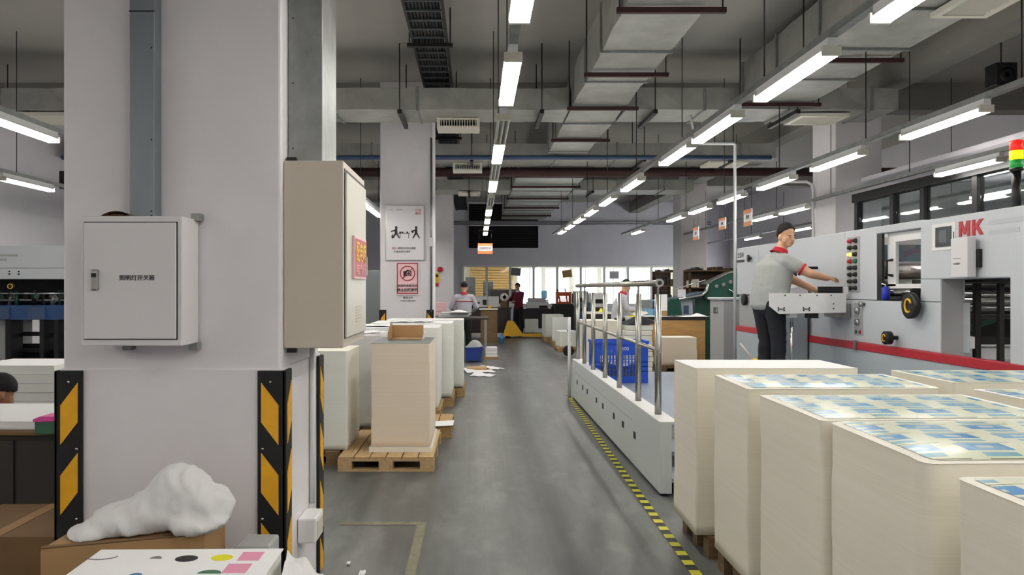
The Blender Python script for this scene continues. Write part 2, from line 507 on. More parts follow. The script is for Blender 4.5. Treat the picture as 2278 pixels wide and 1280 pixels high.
# square concrete columns
def column(x0, x1, y0, y1, label):
    t = thing('concrete_column', (x0, y0, 0), label, None); t['kind'] = 'structure'; del t['label']; t['label'] = label
    MB().box(x0, x1, y0, y1, 0, ZC).build('shaft', 'column_paint', t, bevel=.012)
    return t
def guard(x, y, sx, sy, zt, label, group):
    """black rubber corner guard with yellow slanted reflectors; corner at (x,y), leaves run to x+sx*w and y+sy*w"""
    w, th = .108, .016
    t = thing('corner_guard', (x, y, 0), label, 'corner guard', group)
    x0, x1 = sorted((x - sx*th, x + sx*w)); y0, y1 = sorted((y - sy*th, y + sy*w))
    fy = sorted((y, y - sy*th)); fx = sorted((x, x - sx*th))
    MB().box(x0, x1, fy[0], fy[1], .02, zt).box(fx[0], fx[1], y0, y1, .02, zt).build('rubber_leaf', 'black_rubber', t, bevel=.004)
    for k in range(4):
        zc = zt - .19 - k*.31
        h = .0875; a = .014; b = .09
        # slanted yellow panel on the front leaf and on the side leaf
        X = lambda u: x + sx*u
        zlo = .05 if sx > 0 else .0
        d = .05
        q = [(X(a), zc-h-d), (X(b), zc-h+d), (X(b), zc+h+d), (X(a), zc+h-d)]
        if sx < 0: q = [(X(a), zc-h-d), (X(b), zc-h+d), (X(b), zc+h+d), (X(a), zc+h-d)]
        q = [(p, max(z, .03)) for p, z in q]
        yy = y - sy*th
        MB().prism(q, 1, yy, yy - sy*.004).build('reflector', 'yellow_paint', t)
        Y = lambda u: y + sy*u
        q2 = [(Y(a), zc-h-d), (Y(b), zc-h+d), (Y(b), zc+h+d), (Y(a), zc+h-d)]
        q2 = [(p, max(z, .03)) for p, z in q2]
        xx = x - sx*th
        MB().prism(q2, 0, xx, xx - sx*.004).build('reflector', 'yellow_paint', t)
        if zc - .24 > .05:
            MB().lathe([(.006, 0), (.006, .004)], (X(.085), yy - sy*.002 - .002, zc-.155), 'y', 8).build('bolt', 'chrome', t)
    MB().lathe([(.006, 0), (.006, .004)], (x + sx*.05, y - sy*th - .004, zt-.05), 'y', 8).build('bolt', 'chrome', t)
    return t
C1 = column(-1.84, -.87, 3.4, 4.2, 'big white painted column at the left front of the hall')
MB().box(-1.85, -.86, 3.39, 4.21, 0, 1.2).build('plinth', 'column_paint', C1, bevel=.008)
guard(-1.85, 3.39, 1, 1, 1.19, 'black and yellow corner guard on the near column beside the dark cabinet', 'corner guards')
guard(-.86, 3.39, -1, 1, 1.19, 'black and yellow corner guard on the near column beside the crumpled plastic', 'corner guards')
guard(-.86, 4.21, -1, -1, 1.19, 'black and yellow corner guard on the aisle side far edge of the near column', 'corner guards')
C2 = column(-1.69, -.77, 13.4, 14.3, 'white column with the two notice boards')
guard(-1.69, 13.4, 1, 1, 1.19, 'left corner guard on the column with the notice boards', 'corner guards')
guard(-.77, 13.4, -1, 1, 1.19, 'right corner guard on the column with the notice boards', 'corner guards')
column(-1.62, -.72, 23.2, 24.1, 'white column behind the man in the grey jacket')
column(6.2, 7.0, 13.2, 14.1, 'white column behind the grey press')
column(6.2, 7.0, 23.2, 24.1, 'lilac white column at the right far end')
# concrete beams on the column lines
for k, (y0, y1) in enumerate(((13.5, 13.9), (23.4, 23.8))):
    struct('trim_%d' % (k+1), MB().box(XL, XR, y0, y1, 4.72, ZC), 'beam_paint', label='concrete beam across the ceiling')
struct('trim_3', MB().box(6.4, 6.8, YF, YB, 4.75, ZC), 'beam_paint', label='concrete beam along the ceiling')

# roller shutter in the left wall, louvres in the end wall
t = thing('steel_shutter', (XL, 16.4, 0), 'grey ribbed steel shutter in the left wall', 'shutter')
sl = None
for i in range(30):
    z = .1 + i*.12
    if sl is None: sl = MB().prism([(0.002, z), (.05, z+.03), (.05, z+.09), (.002, z+.115)], 1, 15.95, 19.4)
    if i == 0:
        sl = MB(); q = [(XL+.002, z), (XL+.05, z+.03), (XL+.05, z+.09), (XL+.002, z+.115)]
        sl = sl.prism(q, 1, 15.95, 19.4).build('slat', 'shutter_grey', t)
    else: share('slat', sl, (XL, 16.4, i*.12), t)
def louvre(x0, x1, z0, z1, label, n):
    t = thing('louvre', (x0, YB, z0), label, 'vent')
    MB().box(x0, x1, YB-.02, YB-.005, z0, z1).build('backing', 'interior_dark', t)
    MB().box(x0-.04, x0, YB-.07, YB-.004, z0, z1).box(x1, x1+.04, YB-.07, YB-.004, z0, z1).build('frame', 'dark_steel', t)
    s = None; st = (z1-z0)/n
    for i in range(n):
        if s is None: s = MB().prism([(YB-.06, z0+.01), (YB-.055, z0), (YB-.022, z0+st*.75), (YB-.027, z0+st*.8)], 0, x0, x1).build('slat', 'dark_steel', t)
        else: share('slat', s, (x0, YB, z0+i*st), t)
louvre(-.28, 2.54, 4.42, 5.12, 'upper black louvre in the end wall', 7)
louvre(-.28, 2.54, 3.28, 4.2, 'lower black louvre in the end wall', 9)
for k, z in enumerate((4.27, 4.36)):
    tag(MB().tube([(-1.5, YB-.1, z), (WX1+1.5, YB-.1, z)], .025, 8).build('conduit', 'galvanised'), ['lower', 'upper'][k] + ' thin pipe running across the louvres on the end wall', 'pipe', 'pipes on the end wall')

# ------------------------------------------------------------------ floor markings
fm = thing('floor_tape', (1.2, 4, 0), 'yellow and black dashed safety tape along the platform', 'floor tape')
xa, ya, xb, yb = 1.175, 3.2, 1.33, 11.2
ang = math.atan2(xb-xa, yb-ya); L = math.hypot(xb-xa, yb-ya)
base = MB(); 
dx, dy = math.sin(ang), math.cos(ang)
for s in (0,):
    base.add([(xa-.03*dy, ya+.03*dx, .002), (xa+.03*dy, ya-.03*dx, .002), (xb+.03*dy, yb-.03*dx, .002), (xb-.03*dy, yb+.03*dx, .002)], [(0,1,2,3)])
mat('tape_black', (58,58,56), .6)
base.build('black_strip', 'tape_black', fm)
dash = None
nd = int(L/.155)
for i in range(nd):
    t0 = i*.155
    cx, cy = xa+dx*t0, ya+dy*t0
    if dash is None:
        dash = MB().add([(cx-.03*dy, cy+.03*dx, .004), (cx+.03*dy, cy-.03*dx, .004), (cx+.03*dy+dx*.075, cy-.03*dx+dy*.075, .004), (cx-.03*dy+dx*.075, cy+.03*dx+dy*.075, .004)], [(0,1,2,3)]).build('yellow_dash', 'yellow_paint', fm)
        MATS['tape_yellow'] = mat('tape_yellow', (214,208,66), .6, var=.1, scale=12)
        dash.data.materials[0] = MATS['tape_yellow']
    else: share('yellow_dash', dash, (1.2 + dx*t0, 4 + dy*t0, 0), fm)
mat('worn_yellow', (124,121,98), .6, var=.22, scale=16)
tag(MB().add([(-.9, 5.02, .002), (-.33, 5.02, .002), (-.33, 5.08, .002), (-.9, 5.08, .002)], [(0,1,2,3)]).add([(-.39, 3.4, .002), (-.33, 3.4, .002), (-.33, 5.02, .002), (-.39, 5.02, .002)], [(0,1,2,3)]).build('floor_line', 'worn_yellow'), 'worn yellow corner line painted on the aisle floor', 'floor marking')

# ------------------------------------------------------------------ ducts and services under the ceiling
def duct(name, x0, x1, y0, y1, z0, z1, label, seams=None, axis='y'):
    t = thing(name, (x0, y0, z0), label, 'duct')
    r = random.Random(len(label))
    nu = max(2, int((y1-y0 if axis == 'y' else x1-x0)/.45))
    b = MB()
    def pt(s, k):
        j = lambda: (r.random()-.5)*.022
        if axis == 'y': cs = [(x0, z0), (x1, z0), (x1, z1), (x0, z1)][k]; return (cs[0]+j(), y0+(y1-y0)*s/nu, cs[1]+j())
        cs = [(y0, z0), (y1, z0), (y1, z1), (y0, z1)][k]; return (x0+(x1-x0)*s/nu, cs[0]+j(), cs[1]+j())
    vs = [pt(s, k) for s in range(nu+1) for k in range(4)]
    fs = [(s*4+k, s*4+(k+1) % 4, (s+1)*4+(k+1) % 4, (s+1)*4+k) for s in range(nu) for k in range(4)]
    fs += [(3,2,1,0), (nu*4, nu*4+1, nu*4+2, nu*4+3)]
    b.add(vs, fs).build('casing', 'duct_metal', t)
    L = (y1-y0) if axis == 'y' else (x1-x0)
    n = int(L/1.25); fl = None
    for i in range(1, n+1):
        s = i*1.25 - .1
        e = .022
        if axis == 'y': q = MB().box(x0-e, x1+e, y0+s, y0+s+.035, z0-e, z1+e)
        else: q = MB().box(x0+s, x0+s+.035, y0-e, y1+e, z0-e, z1+e)
        if fl is None: fl = q.build('flange', 'galvanised', t); s0 = s
        else: share('flange', fl, (x0 + (0 if axis == 'y' else s-s0), y0 + (s-s0 if axis == 'y' else 0), z0), t)
    return t
duct('air_duct', 1.42, 2.2, 2.5, 15.2, 4.25, 4.78, 'wide silver air duct running above the aisle lights')
duct('air_duct', .95, 2.55, 16.9, 29.0, 4.2, 4.62, 'broad silver air duct at the far end of the hall')
duct('air_duct', 3.9, 4.9, 2.5, 11.3, 4.28, 4.85, 'dark silver air duct above the press side')
duct('air_duct', -8.3, 1.385, 11.42, 12.3, 4.24, 4.56, 'nearest silver duct crossing the hall left of the wide duct', axis='x')
duct('air_duct', 2.24, 6.3, 11.42, 12.3, 4.24, 4.56, 'nearest silver duct crossing the hall right of the wide duct', axis='x')
duct('air_duct', -8.3, 6.1, 15.55, 16.6, 4.22, 4.52, 'second silver duct crossing the hall behind the blue pipe', axis='x')
duct('air_duct', -6.0, .91, 20.4, 21.4, 4.2, 4.48, 'third silver duct crossing the hall left of the broad duct', axis='x')
duct('air_duct', 2.59, 5.8, 20.4, 21.4, 4.2, 4.48, 'third silver duct crossing the hall right of the broad duct', axis='x')
tag(MB().tube([(XL+.3, 15.3, 4.19), (5.9, 15.3, 4.19)], .045, 10).build('water_pipe', 'blue_pipe'), 'blue painted pipe crossing under the ducts', 'pipe')
tag(MB().tube([(-5, 16.76, 4.12), (9.5, 16.76, 4.12)], .1, 10).build('fire_pipe', 'brown_iron'), 'dark red brown pipe crossing the hall', 'pipe')

ORD7 = ['first'] + ORD[1:]
def hanger(x0, x1, y, zb, label, axis='x', y1=None, group='duct hangers'):
    """brown angle bar under a duct on two threaded rods"""
    t = thing('duct_hanger', (x0, y, zb), label, 'hanger', group)
    if axis == 'x':
        MB().box(x0, x1, y-.025, y+.025, zb-.055, zb-.005).build('angle_bar', 'brown_iron', t)
        ends = ((x0+.03, y), (x1-.03, y))
    else:
        MB().box(x0-.03, x0+.03, y, y1, zb-.065, zb-.005).build('angle_bar', 'dark_steel', t)
        ends = ((x0, y+.03), (x0, y1-.03))
    for ex, ey in ends:
        MB().cone((ex, ey, zb-.06), (ex, ey, ZC-.002), .009, n=6).build('rod', 'rod_steel', t)
    return t
for k, y in enumerate((5.1, 7.26, 9.44, 11.2, 13.6)):
    hanger(1.33, 2.37, y, 4.23, ORD[k] + ' brown hanger bar under the wide duct above the aisle')
for k, y in enumerate((17.6, 19.4, 21.9, 24.4, 27)):
    hanger(.86, 2.64, y, 4.18, ORD[k] + ' hanger bar under the broad far duct')
for k, y in enumerate((6.1, 8.95, 11.1)):
    hanger(3.8, 5.0, y, 4.26, ORD[k] + ' hanger bar under the duct above the press')
for k, x in enumerate((-7.6, -5.4, -3.2, -1.14, .97, 2.65, 4.76)):
    hanger(x, x, 11.3, 4.22, ORD7[k] + ' black hanger bar under the nearest cross duct, counted from the left wall', 'y', 12.42)
for k, x in enumerate((-5.4, -3.2, -.1, 3.4, 5.2)):
    hanger(x, x, 15.45, 4.2, ORD7[k] + ' black hanger bar under the second cross duct, counted from the left wall', 'y', 16.7)
for k, x in enumerate((-3.2, -.2, 3.1)):
    hanger(x, x, 20.3, 4.18, ORD7[k] + ' black hanger bar under the third cross duct, counted from the left wall', 'y', 21.5)

# ladder cable tray
mat('tray_steel', (84,90,94), .5, .4)
ct = thing('cable_tray', (-.6, 5, 4.78), 'black ladder cable tray running along the ceiling', 'cable tray')
for x in (-.82, -.39):
    MB().box(x-.015, x+.015, 3, 31, 4.74, 4.86).build('side_rail', 'dark_steel', ct)
rg = None
for i in range(90):
    y = 3.2 + i*.31
    if rg is None: rg = MB().box(-.805, -.405, y-.016, y+.016, 4.745, 4.765).build('rung', 'tray_steel', ct); yr = y
    else: share('rung', rg, (-.6, 5+y-yr, 4.78), ct)
for k in range(9):
    x = -.77+k*.041
    MB().tube([(x, 3+j*1.4, 4.787+.004*math.sin(j+k*2)) for j in range(21)], .0215, 6).build('cable', 'black_rubber', ct)
for k, y in enumerate((7.0, 9.9, 12.8, 16.0, 19.2)):
    t = thing('tray_hanger', (-.6, y, 4.72), ORD[k] + ' black hanger bar under the cable tray', 'hanger', 'cable tray hangers')
    MB().box(-.9, -.31, y-.03, y+.03, 4.69, 4.735).build('angle_bar', 'dark_steel', t)
    for x in (-.87, -.34): MB().cone((x, y, 4.7), (x, y, ZC-.002), .009, n=6).build('rod', 'rod_steel', t)

# air grilles
def diffuser(x0, x1, y0, y1, zb, label, fins=7):
    t = thing('air_diffuser', (x0, y0, zb), label, 'air vent', 'ceiling air vents')
    b = MB(); w = .07
    b.box(x0, x1, y0, y0+w, zb, zb+.05).box(x0, x1, y1-w, y1, zb, zb+.05).box(x0, x0+w, y0+w, y1-w, zb, zb+.05).box(x1-w, x1, y0+w, y1-w, zb, zb+.05)
    b.build('frame', 'cream_enamel', t)
    MB().box(x0+w, x1-w, y0+w, y1-w, zb+.035, zb+.05).build('backing', 'grille_dark', t)
    f = None; st = (y1-y0-2*w)/fins
    for i in range(fins):
        y = y0+w+st*(i+.5)
        if f is None: f = MB().obox(((x0+x1)/2, y, zb+.016), (x1-x0-2*w, .006, .034), (.6, 0, 0)).build('fin', 'cream_enamel', t); yf = y
        else: share('fin', f, (x0, y0+y-yf, zb), t)
    return t
diffuser(4.45, 5.0, 6.7, 7.5, 4.21, 'big square air vent at the top right corner under the duct', 9)
diffuser(4.9, 5.65, 11.55, 12.2, 4.17, 'square air vent under the nearest cross duct on the right')
diffuser(4.8, 5.6, 15.7, 16.4, 4.15, 'square air vent under the second cross duct on the right')
diffuser(-6.9, -6.0, 11.5, 12.25, 4.17, 'square air vent under the nearest cross duct on the left')
diffuser(-.5, .1, 20.5, 21.2, 4.13, 'square air vent under the third cross duct')
def side_grille(x0, x1, y, z0, z1, label):
    t = thing('air_grille', (x0, y, z0), label, 'air vent', 'side air vents')
    MB().box(x0, x1, y, y+.45, z0, z0+.03).box(x0, x1, y, y+.45, z1-.03, z1).box(x0, x0+.05, y, y+.45, z0+.03, z1-.03).box(x1-.05, x1, y, y+.45, z0+.03, z1-.03).build('frame', 'cream_enamel', t)
    MB().box(x0+.05, x1-.05, y+.2, y+.22, z0+.03, z1-.03).build('backing', 'grille_dark', t)
    f = None; n = 14
    for i in range(n):
        x = x0+.07+(x1-x0-.14)*i/(n-1)
        if f is None: f = MB().box(x-.006, x+.006, y+.01, y+.1, z0+.03, z1-.03).build('fin', 'cream_enamel', t); xf = x
        else: share('fin', f, (x0+x-xf, y, z0), t)
side_grille(-.62, .05, 11.95, 4.08, 4.235, 'white slotted air vent under the nearest cross duct by the cable tray')
side_grille(-.5, .12, 16.1, 4.06, 4.215, 'white slotted air vent under the second cross duct')

# ------------------------------------------------------------------ tube lights
LZ = 3.05
def make_light(lit, length=1.25):
    t = thing('tube_light', (0, 0, 0), 'x', 'light', 'ceiling tube lights')
    w = .072
    MB().box(-.03, .03, 0, length, .045, .1).build('housing', 'white_enamel', t)
    MB().prism([(-.048, .024), (-.03, .04), (.03, .04), (.048, .024), (.05, .028), (.034, .045), (-.034, .045), (-.05, .028)], 1, .01, length-.01).build('reflector', 'white_enamel', t)
    for x in (-.045, 0, .045):
        MB().cone((x, .03, .004), (x, length-.03, .004), .014, n=6, caps=False).build('tube', 'tube_on' if lit else 'tube_off', t)
    for y in (0, length-.03):
        MB().box(-.06, .06, y, y+.03, -.012, .05).build('end_cap', 'cream_enamel', t, bevel=.004)
    return t
LON = make_light(True); LOFF = make_light(False)
LROWS = {
 .24: ('over the aisle', [(3.05, 1), (4.98, 1), (6.72, 0), (7.85, 1), (9.15, 0), (10.5, 1), (12.45, 0), (14.3, 1), (16.2, 1), (18.05, 1), (19.9, 1)]),
 2.26: ('over the platform', [(3.05, 1), (4.85, 1), (6.6, 1), (8.0, 1), (10.45, 1), (12.5, 1), (14.4, 1), (16.1, 1), (17.8, 1), (19.5, 1)]),
 4.28: ('over the press', [(6.4, 1), (8.45, 1), (10.3, 1), (12.2, 1), (14.0, 1), (15.75, 1), (19.6, 1)]),
 6.12: ('before the glass office', [(5.0, 1), (8.9, 1), (14.1, 1), (15.6, 1)]),
 8.2: ('beside the right wall', [(5.0, 1), (6.6, 1), (8.2, 1), (9.8, 1), (11.4, 1), (18.6, 1), (22.0, 1)]),
 -2.0: ('mostly added behind the beige cabinet', [(6.4, 1), (8.0, 1), (9.6, 1), (11.6, 1), (13.3, 1), (14.6, 1), (18.5, 1), (21, 1), (23.5, 1), (26, 1)]),  # most of these are hidden, added to brighten second column and end wall
 -4.3: ('mostly added left of the big column', [(6.55, 1), (10.3, 1), (14.5, 1), (20, 1), (23, 1), (26, 1)]),  # farther ones are out of sight, added to light the end wall
 -6.5: ('beside the left wall', [(6.0, 1), (10.45, 1), (13.0, 1)]),
}
for X, (where, spots) in LROWS.items():
    for k, (y, on) in enumerate(spots):
        o = dup(LON if on else LOFF, (X, y, LZ), label='%s %s tube light from the camera in the row %s' % ('lit' if on else 'unlit', ORD[k] if k else 'first', where))
        o.name = 'tube_light'
    tr = thing('light_trunking', (X, 0, LZ+.1), 'grey trunking that carries the row of tube lights ' + where, 'trunking', 'light trunkings')
    ya = -4.5; yb = 22.5 if 0 < X < 8 else 28
    MB().box(X-.03, X+.03, ya, yb, LZ+.1, LZ+.15).build('rail', 'galvanised', tr)
    n = 0; y = -3.6; rd = None
    while y < yb:
        if rd is None: rd = MB().cone((X, y, LZ+.15), (X, y, ZC-.002), .006, n=5).build('rod', 'rod_steel', tr); yr = y
        else:
            top = 4.165 if (11.3 < y < 12.4 or (.9 < X < 2.6 and y > 16.8) or 15.2 < y < 16.9 or 20.3 < y < 21.5 or (3.8 < X < 5 and y < 11.4)) else ZC-.002
            r_ = share('rod', rd, (X, y-yr, LZ+.1), tr); k_ = (top-LZ-.15)/(ZC-.002-LZ-.15)
            r_.scale = (1, 1, k_); r_.location.z = .05*(1-k_)
        y += 2.4
# unseen tube lights above and behind the camera, added as fill light
for X in (-6.5, -4.3, -2.0, .24, 2.26, 4.28, 6.12, 8.2):
    for y in ((-4.3, -1.9, .4) if X in (.24, 2.26) else ((-4.3, -1.9) if X == -2.0 else (-4.3, -1.9, .4, 2.6))):
        o = dup(LON, (X, y, LZ), label='unseen tube light added as fill above and behind the camera', group='fill tube lights behind the camera'); o.name = 'tube_light'
for k, x in enumerate((.0, 1.2, 2.4, 3.6, 4.8, 6.0, 7.2, 8.4)):  # fixtures added inside the end office to brighten what shows through its windows
    o = dup(LON, (x, 34.0, 2.84), label=ORD[k].replace('nearest', 'first') + ' tube light from the left, added to brighten the office', group='added office tube lights'); o.name = 'tube_light'
for p in (LON, LOFF):
    for ch in list(p.children): bpy.data.objects.remove(ch)
    bpy.data.objects.remove(p)
# ------------------------------------------------------------------ fittings on the near column
mat('duct_grey', (132,140,146), .4, .5, var=.08, scale=8, stretch=(1,1,.2))
def trunk(x0, x1, y0, y1, z0, z1, m, label, screws):
    t = thing('steel_raceway', (x0, y0, z0), label, 'raceway')
    MB().box(x0, x1, y0, y1, z0, z1).build('cover', m, t, bevel=.003)
    s = None
    for p in screws: MB().ball(p, .004, 6, 4).build('screw', 'dark_steel', t)
    MB().box(x0-.002, x1+.002, y0-.002, y0+.001, z0+.9, z0+.905).build('joint', 'dark_steel', t)
trunk(-1.508, -1.40, 3.32, 3.397, 1.857, ZC, 'duct_grey', 'flat grey steel cable trunk above the lighting switch box', [(-1.412, 3.318, z) for z in (1.87, 1.89, 2.2, 2.6, 3.0)])
trunk(-.868, -.71, 3.52, 3.87, 2.132, ZC, 'galvanised', 'galvanised steel cable trunk above the beige cabinet', [(-.845, 3.518, z) for z in (2.2, 2.5, 2.8)])

t = thing('switch_box', (-1.44, 3.2, 1.31), 'grey white lighting switch box mounted on the near column', 'switch box')
x0, x1, z0, z1 = -1.655, -1.233, 1.313, 1.857
MB().box(x0, x1, 3.2, 3.388, z0, z1).build('body', 'switch_box', t, bevel=.004)
MB().box(x0+.012, x1-.018, 3.197, 3.2005, z0+.026, z1-.024).build('door_gap', 'dark_steel', t)
d = MB().box(x0+.016, x1-.022, 3.188, 3.199, z0+.03, z1-.028).build('door', 'switch_box', t, bevel=.003)
h = MB().box(x0+.051, x0+.079, 3.176, 3.19, 1.545, 1.633).build('handle', 'steel_brushed', d, bevel=.006)
MB().box(x0+.056, x0+.074, 3.170, 3.178, 1.600, 1.617).build('lock', 'dark_steel', d)
text('照明灯开关箱', .0245, 'ink_dark', d, (-1.416, 3.1865, 1.597), space=1.02)
for lx, lz in ((-1.23, 1.868), (-1.53, 1.302), (-1.24, 1.302)):
    MB().box(lx-.018, lx+.018, 3.34, 3.392, lz-.018, lz+.014).build('mounting_lug', 'galvanised', t)
c = MB()
for i in range(5):
    a = -1.60+i*.022; c.box(a, a+.03, 3.3, 3.38, 1.858, 1.866+.01*math.sin(i*.8+.4))
c.grid(lambda u, v: (-1.61+.13*u, 3.27+.11*v, 1.866+.02*math.sin(u*3.1)*(1-.3*v)), 8, 4)
tag(c.build('cardboard_scrap', 'cardboard_dark'), 'torn brown cardboard scrap lying on top of the switch box', 'cardboard')

t = thing('electrical_cabinet', (-.75, 3.75, 1.285), 'tall beige electrical cabinet on the aisle side of the near column', 'cabinet')
MB().box(-.868, -.60, 3.44, 4.09, 1.285, 2.13).build('body', 'beige_cabinet', t, bevel=.004)
MB().box(-.600, -.5985, 3.465, 4.07, 1.325, 2.1).build('door_gap', 'dark_steel', t)
d = MB().box(-.5985, -.588, 3.47, 4.065, 1.33, 2.08).build('door', 'beige_door', t, bevel=.003)
MB().box(-.588, -.57, 3.985, 4.0, 1.62, 1.72).build('handle', 'steel_brushed', d, bevel=.004)
for k in range(6): MB().box(-.589, -.585, 3.72, 3.9, 1.39+k*.014, 1.396+k*.014).build('vent_slot', 'beige_cabinet', d)
MB().box(-.862, -.82, 3.47, 3.5, 1.262, 1.286).build('mounting_lug', 'rod_steel', t)
MB().box(-.862, -.82, 3.47, 3.5, 2.129, 2.15).build('mounting_lug', 'rod_steel', t)
s = thing('warning_sign', (-.585, 3.8, 1.6), 'red framed power warning sign on the beige cabinet door', 'sign')
MB().box(-.588, -.574, 3.61, 3.985, 1.6, 1.805).build('frame', 'sign_pink', s, bevel=.002)
MB().box(-.5745, -.5725, 3.625, 3.97, 1.612, 1.793).build('face', 'red_sign', s)
text('配电箱', .105, 'sign_yellow', s, (-.572, 3.797, 1.725), (PI/2, 0, PI/2), sx=1.02, bold=.002)
text('非工作人员', .06, 'sign_pink', s, (-.572, 3.797, 1.643), (PI/2, 0, PI/2))

t = thing('wall_socket', (-.8, 3.75, .32), 'white socket box low on the aisle side of the near column', 'socket')
MB().box(-.858, -.77, 3.66, 3.84, .33, .45).build('box', 'white_enamel', t, bevel=.008)
MB().box(-.77, -.766, 3.69, 3.81, .35, .43).build('cover', 'cream_enamel', t)
tag(MB().tube([(-.845, 3.93, .45), (-.845, 3.93, 1.27)], .014, 8).build('conduit', 'white_enamel'), 'white plastic conduit running down below the beige cabinet', 'conduit')

# ------------------------------------------------------------------ paper stacks, pallets
def rrect(x0, x1, y0, y1, r, n=4):
    pts = []; e = .012
    for cx, cy, a0 in ((x1-r, y1-r, 0), (x0+r, y1-r, PI/2), (x0+r, y0+r, PI), (x1-r, y0+r, 1.5*PI)):
        ux, uy = math.cos(a0), math.sin(a0)
        pts.append((cx+r*ux+e*uy, cy+r*uy-e*ux))
        for i in range(n+1):
            a = a0 + PI/2*i/n; pts.append((cx+r*math.cos(a), cy+r*math.sin(a)))
        a = a0+PI/2; ux, uy = math.cos(a), math.sin(a)
        pts.append((cx+r*ux-e*uy, cy+r*uy+e*ux))
    return pts
def stack(x0, x1, y0, y1, z0, z1, label, group, edge='board_edge', top='paper_warm', printed=False, r=.02, rot=0.0, droop=0.0, seed=0, jit=.003, levels=18, cat='paper stack'):
    cx, cy = (x0+x1)/2, (y0+y1)/2
    t = thing('paper_stack', (cx, cy, z0), label, cat, group)
    rr = random.Random(seed); hx, hy = (x1-x0)/2, (y1-y0)/2
    out = rrect(-hx, hx, -hy, hy, r); n = len(out)
    def zd(x, y):   # edges of a soft pile sag a little
        return -droop*(max(0, -y/hy-.35)/.65)**2 - .35*droop*(max(0, -x/hx-.6)/.4)**2
    b = MB(); vs = []; fs = []
    H_ = z1-z0; dx = dy = 0
    for l in range(levels+1):
        f = l/levels
        if l % 5 == 0: dx, dy = rr.uniform(-jit, jit), rr.uniform(-jit, jit)
        for x, y in out: vs.append((cx+x+dx, cy+y+dy, z0+H_*f + zd(x, y)*f**4))
    for l in range(levels):
        for k in range(n): fs.append((l*n+k, l*n+(k+1) % n, (l+1)*n+(k+1) % n, (l+1)*n+k))
    fs += [tuple(range(n-1, -1, -1))]
    b.add(vs, fs, True)
    rings = 6; vs = []; fs = []
    for q in range(rings):
        s = 1-q/rings
        for x, y in out: vs.append((cx+x*s+dx, cy+y*s+dy, z1+zd(x*s, y*s)))
    for q in range(rings-1):
        for k in range(n): fs.append((q*n+k, q*n+(k+1) % n, (q+1)*n+(k+1) % n, (q+1)*n+k))
    vs.append((cx+dx, cy+dy, z1)); c0 = len(vs)-1
    for k in range(n): fs.append(((rings-1)*n+k, (rings-1)*n+(k+1) % n, c0))
    b.build('sheet_pile', edge, t)
    def sheet(s, up, m, name):
        vs = []; fs = []
        for q in range(rings):
            f = s*(1-q/rings)
            for x, y in out: vs.append((cx+x*f+dx, cy+y*f+dy, z1+up+zd(x*f, y*f)))
        for q in range(rings-1):
            for k in range(n): fs.append((q*n+k, q*n+(k+1) % n, (q+1)*n+(k+1) % n, (q+1)*n+k))
        vs.append((cx+dx, cy+dy, z1+up)); c0 = len(vs)-1
        for k in range(n): fs.append(((rings-1)*n+k, (rings-1)*n+(k+1) % n, c0))
        return MB().add(vs, fs, True).build(name, m, t)
    sheet(1.004, .0015, top, 'top_sheet')
    if printed: sheet(.93, .003, 'printed_card', 'printed_area')
    if rot: t.rotation_euler = (0, 0, rot)
    return t
def pallet(x0, x1, y0, y1, label, group, h=.125, m='pallet_wood', rot=0.0):
    cx, cy = (x0+x1)/2, (y0+y1)/2
    t = thing('pallet', (cx, cy, 0), label, 'pallet', group)
    n = max(5, int((x1-x0)/.125)); w = (x1-x0)/n
    bd = None
    for i in range(n):
        x = x0 + w*i
        if bd is None: bd = MB().box(x+.006, x+w-.006, y0, y1, h-.02, h).build('board', m, t)
        else: share('board', bd, (cx+w*i, cy, 0), t)
    st = None
    for y in (y0, (y0+y1)/2-.05, y1-.1):
        if st is None: st = MB().box(x0, x1, y, y+.1, h-.038, h-.02).build('stringer', m, t); y0_ = y
        else: share('stringer', st, (cx, cy+y-y0_, 0), t)
    bk = None
    for y in (y0, (y0+y1)/2-.05, y1-.1):
        for x in (x0, (x0+x1)/2-.06, x1-.12):
            if bk is None: bk = MB().box(x, x+.12, y, y+.1, .018, h-.038).build('block', m, t); bx, by = x, y
            else: share('block', bk, (cx+x-bx, cy+y-by, 0), t)
    bb = None
    for y in (y0, (y0+y1)/2-.05, y1-.1):
        if bb is None: bb = MB().box(x0, x1, y, y+.1, 0, .018).build('bottom_board', m, t); by = y
        else: share('bottom_board', bb, (cx, cy+y-by, 0), t)
    if rot: t.rotation_euler = (0, 0, rot)
    return t
G1 = 'board stacks on the right of the aisle'
# right-hand block of stacks, front row along the aisle
stack(1.27, 2.2, 4.40, 4.93, .13, 1.093, 'cream board stack with a plain white top, nearest the platform steps', G1, top='paper_white', r=.012, seed=1, rot=-.02)
stack(1.31, 2.24, 3.70, 4.22, .13, 1.08, 'cream board stack with printed top behind the two front stacks', G1, printed=True, r=.014, seed=2, droop=.012)
stack(1.31, 2.25, 2.90, 3.53, .13, 1.062, 'cream board stack with printed top, second from the right corner', G1, printed=True, r=.014, seed=3, droop=.01)
stack(1.32, 2.26, 2.26, 2.875, .13, 1.055, 'big cream board stack with sagging printed corner in front', G1, printed=True, r=.05, seed=4, droop=.02)
stack(1.33, 2.2, 1.5, 2.12, .13, 1.03, 'cream board stack with printed top cut off at the right corner of the picture', G1, printed=True, r=.03, seed=5, droop=.012)
stack(2.34, 3.25, 3.75, 4.32, .13, 1.09, 'printed board stack behind the right block beside the press', G1, printed=True, r=.015, seed=6)
stack(2.38, 3.3, 3.0, 3.66, .13, 1.07, 'printed board stack at the right edge behind the front row', G1, printed=True, r=.015, seed=7, top='paper_white')
stack(2.4, 3.3, 2.2, 2.9, .13, 1.06, 'printed board stack outside the right edge of the picture', G1, printed=True, r=.04, seed=8)
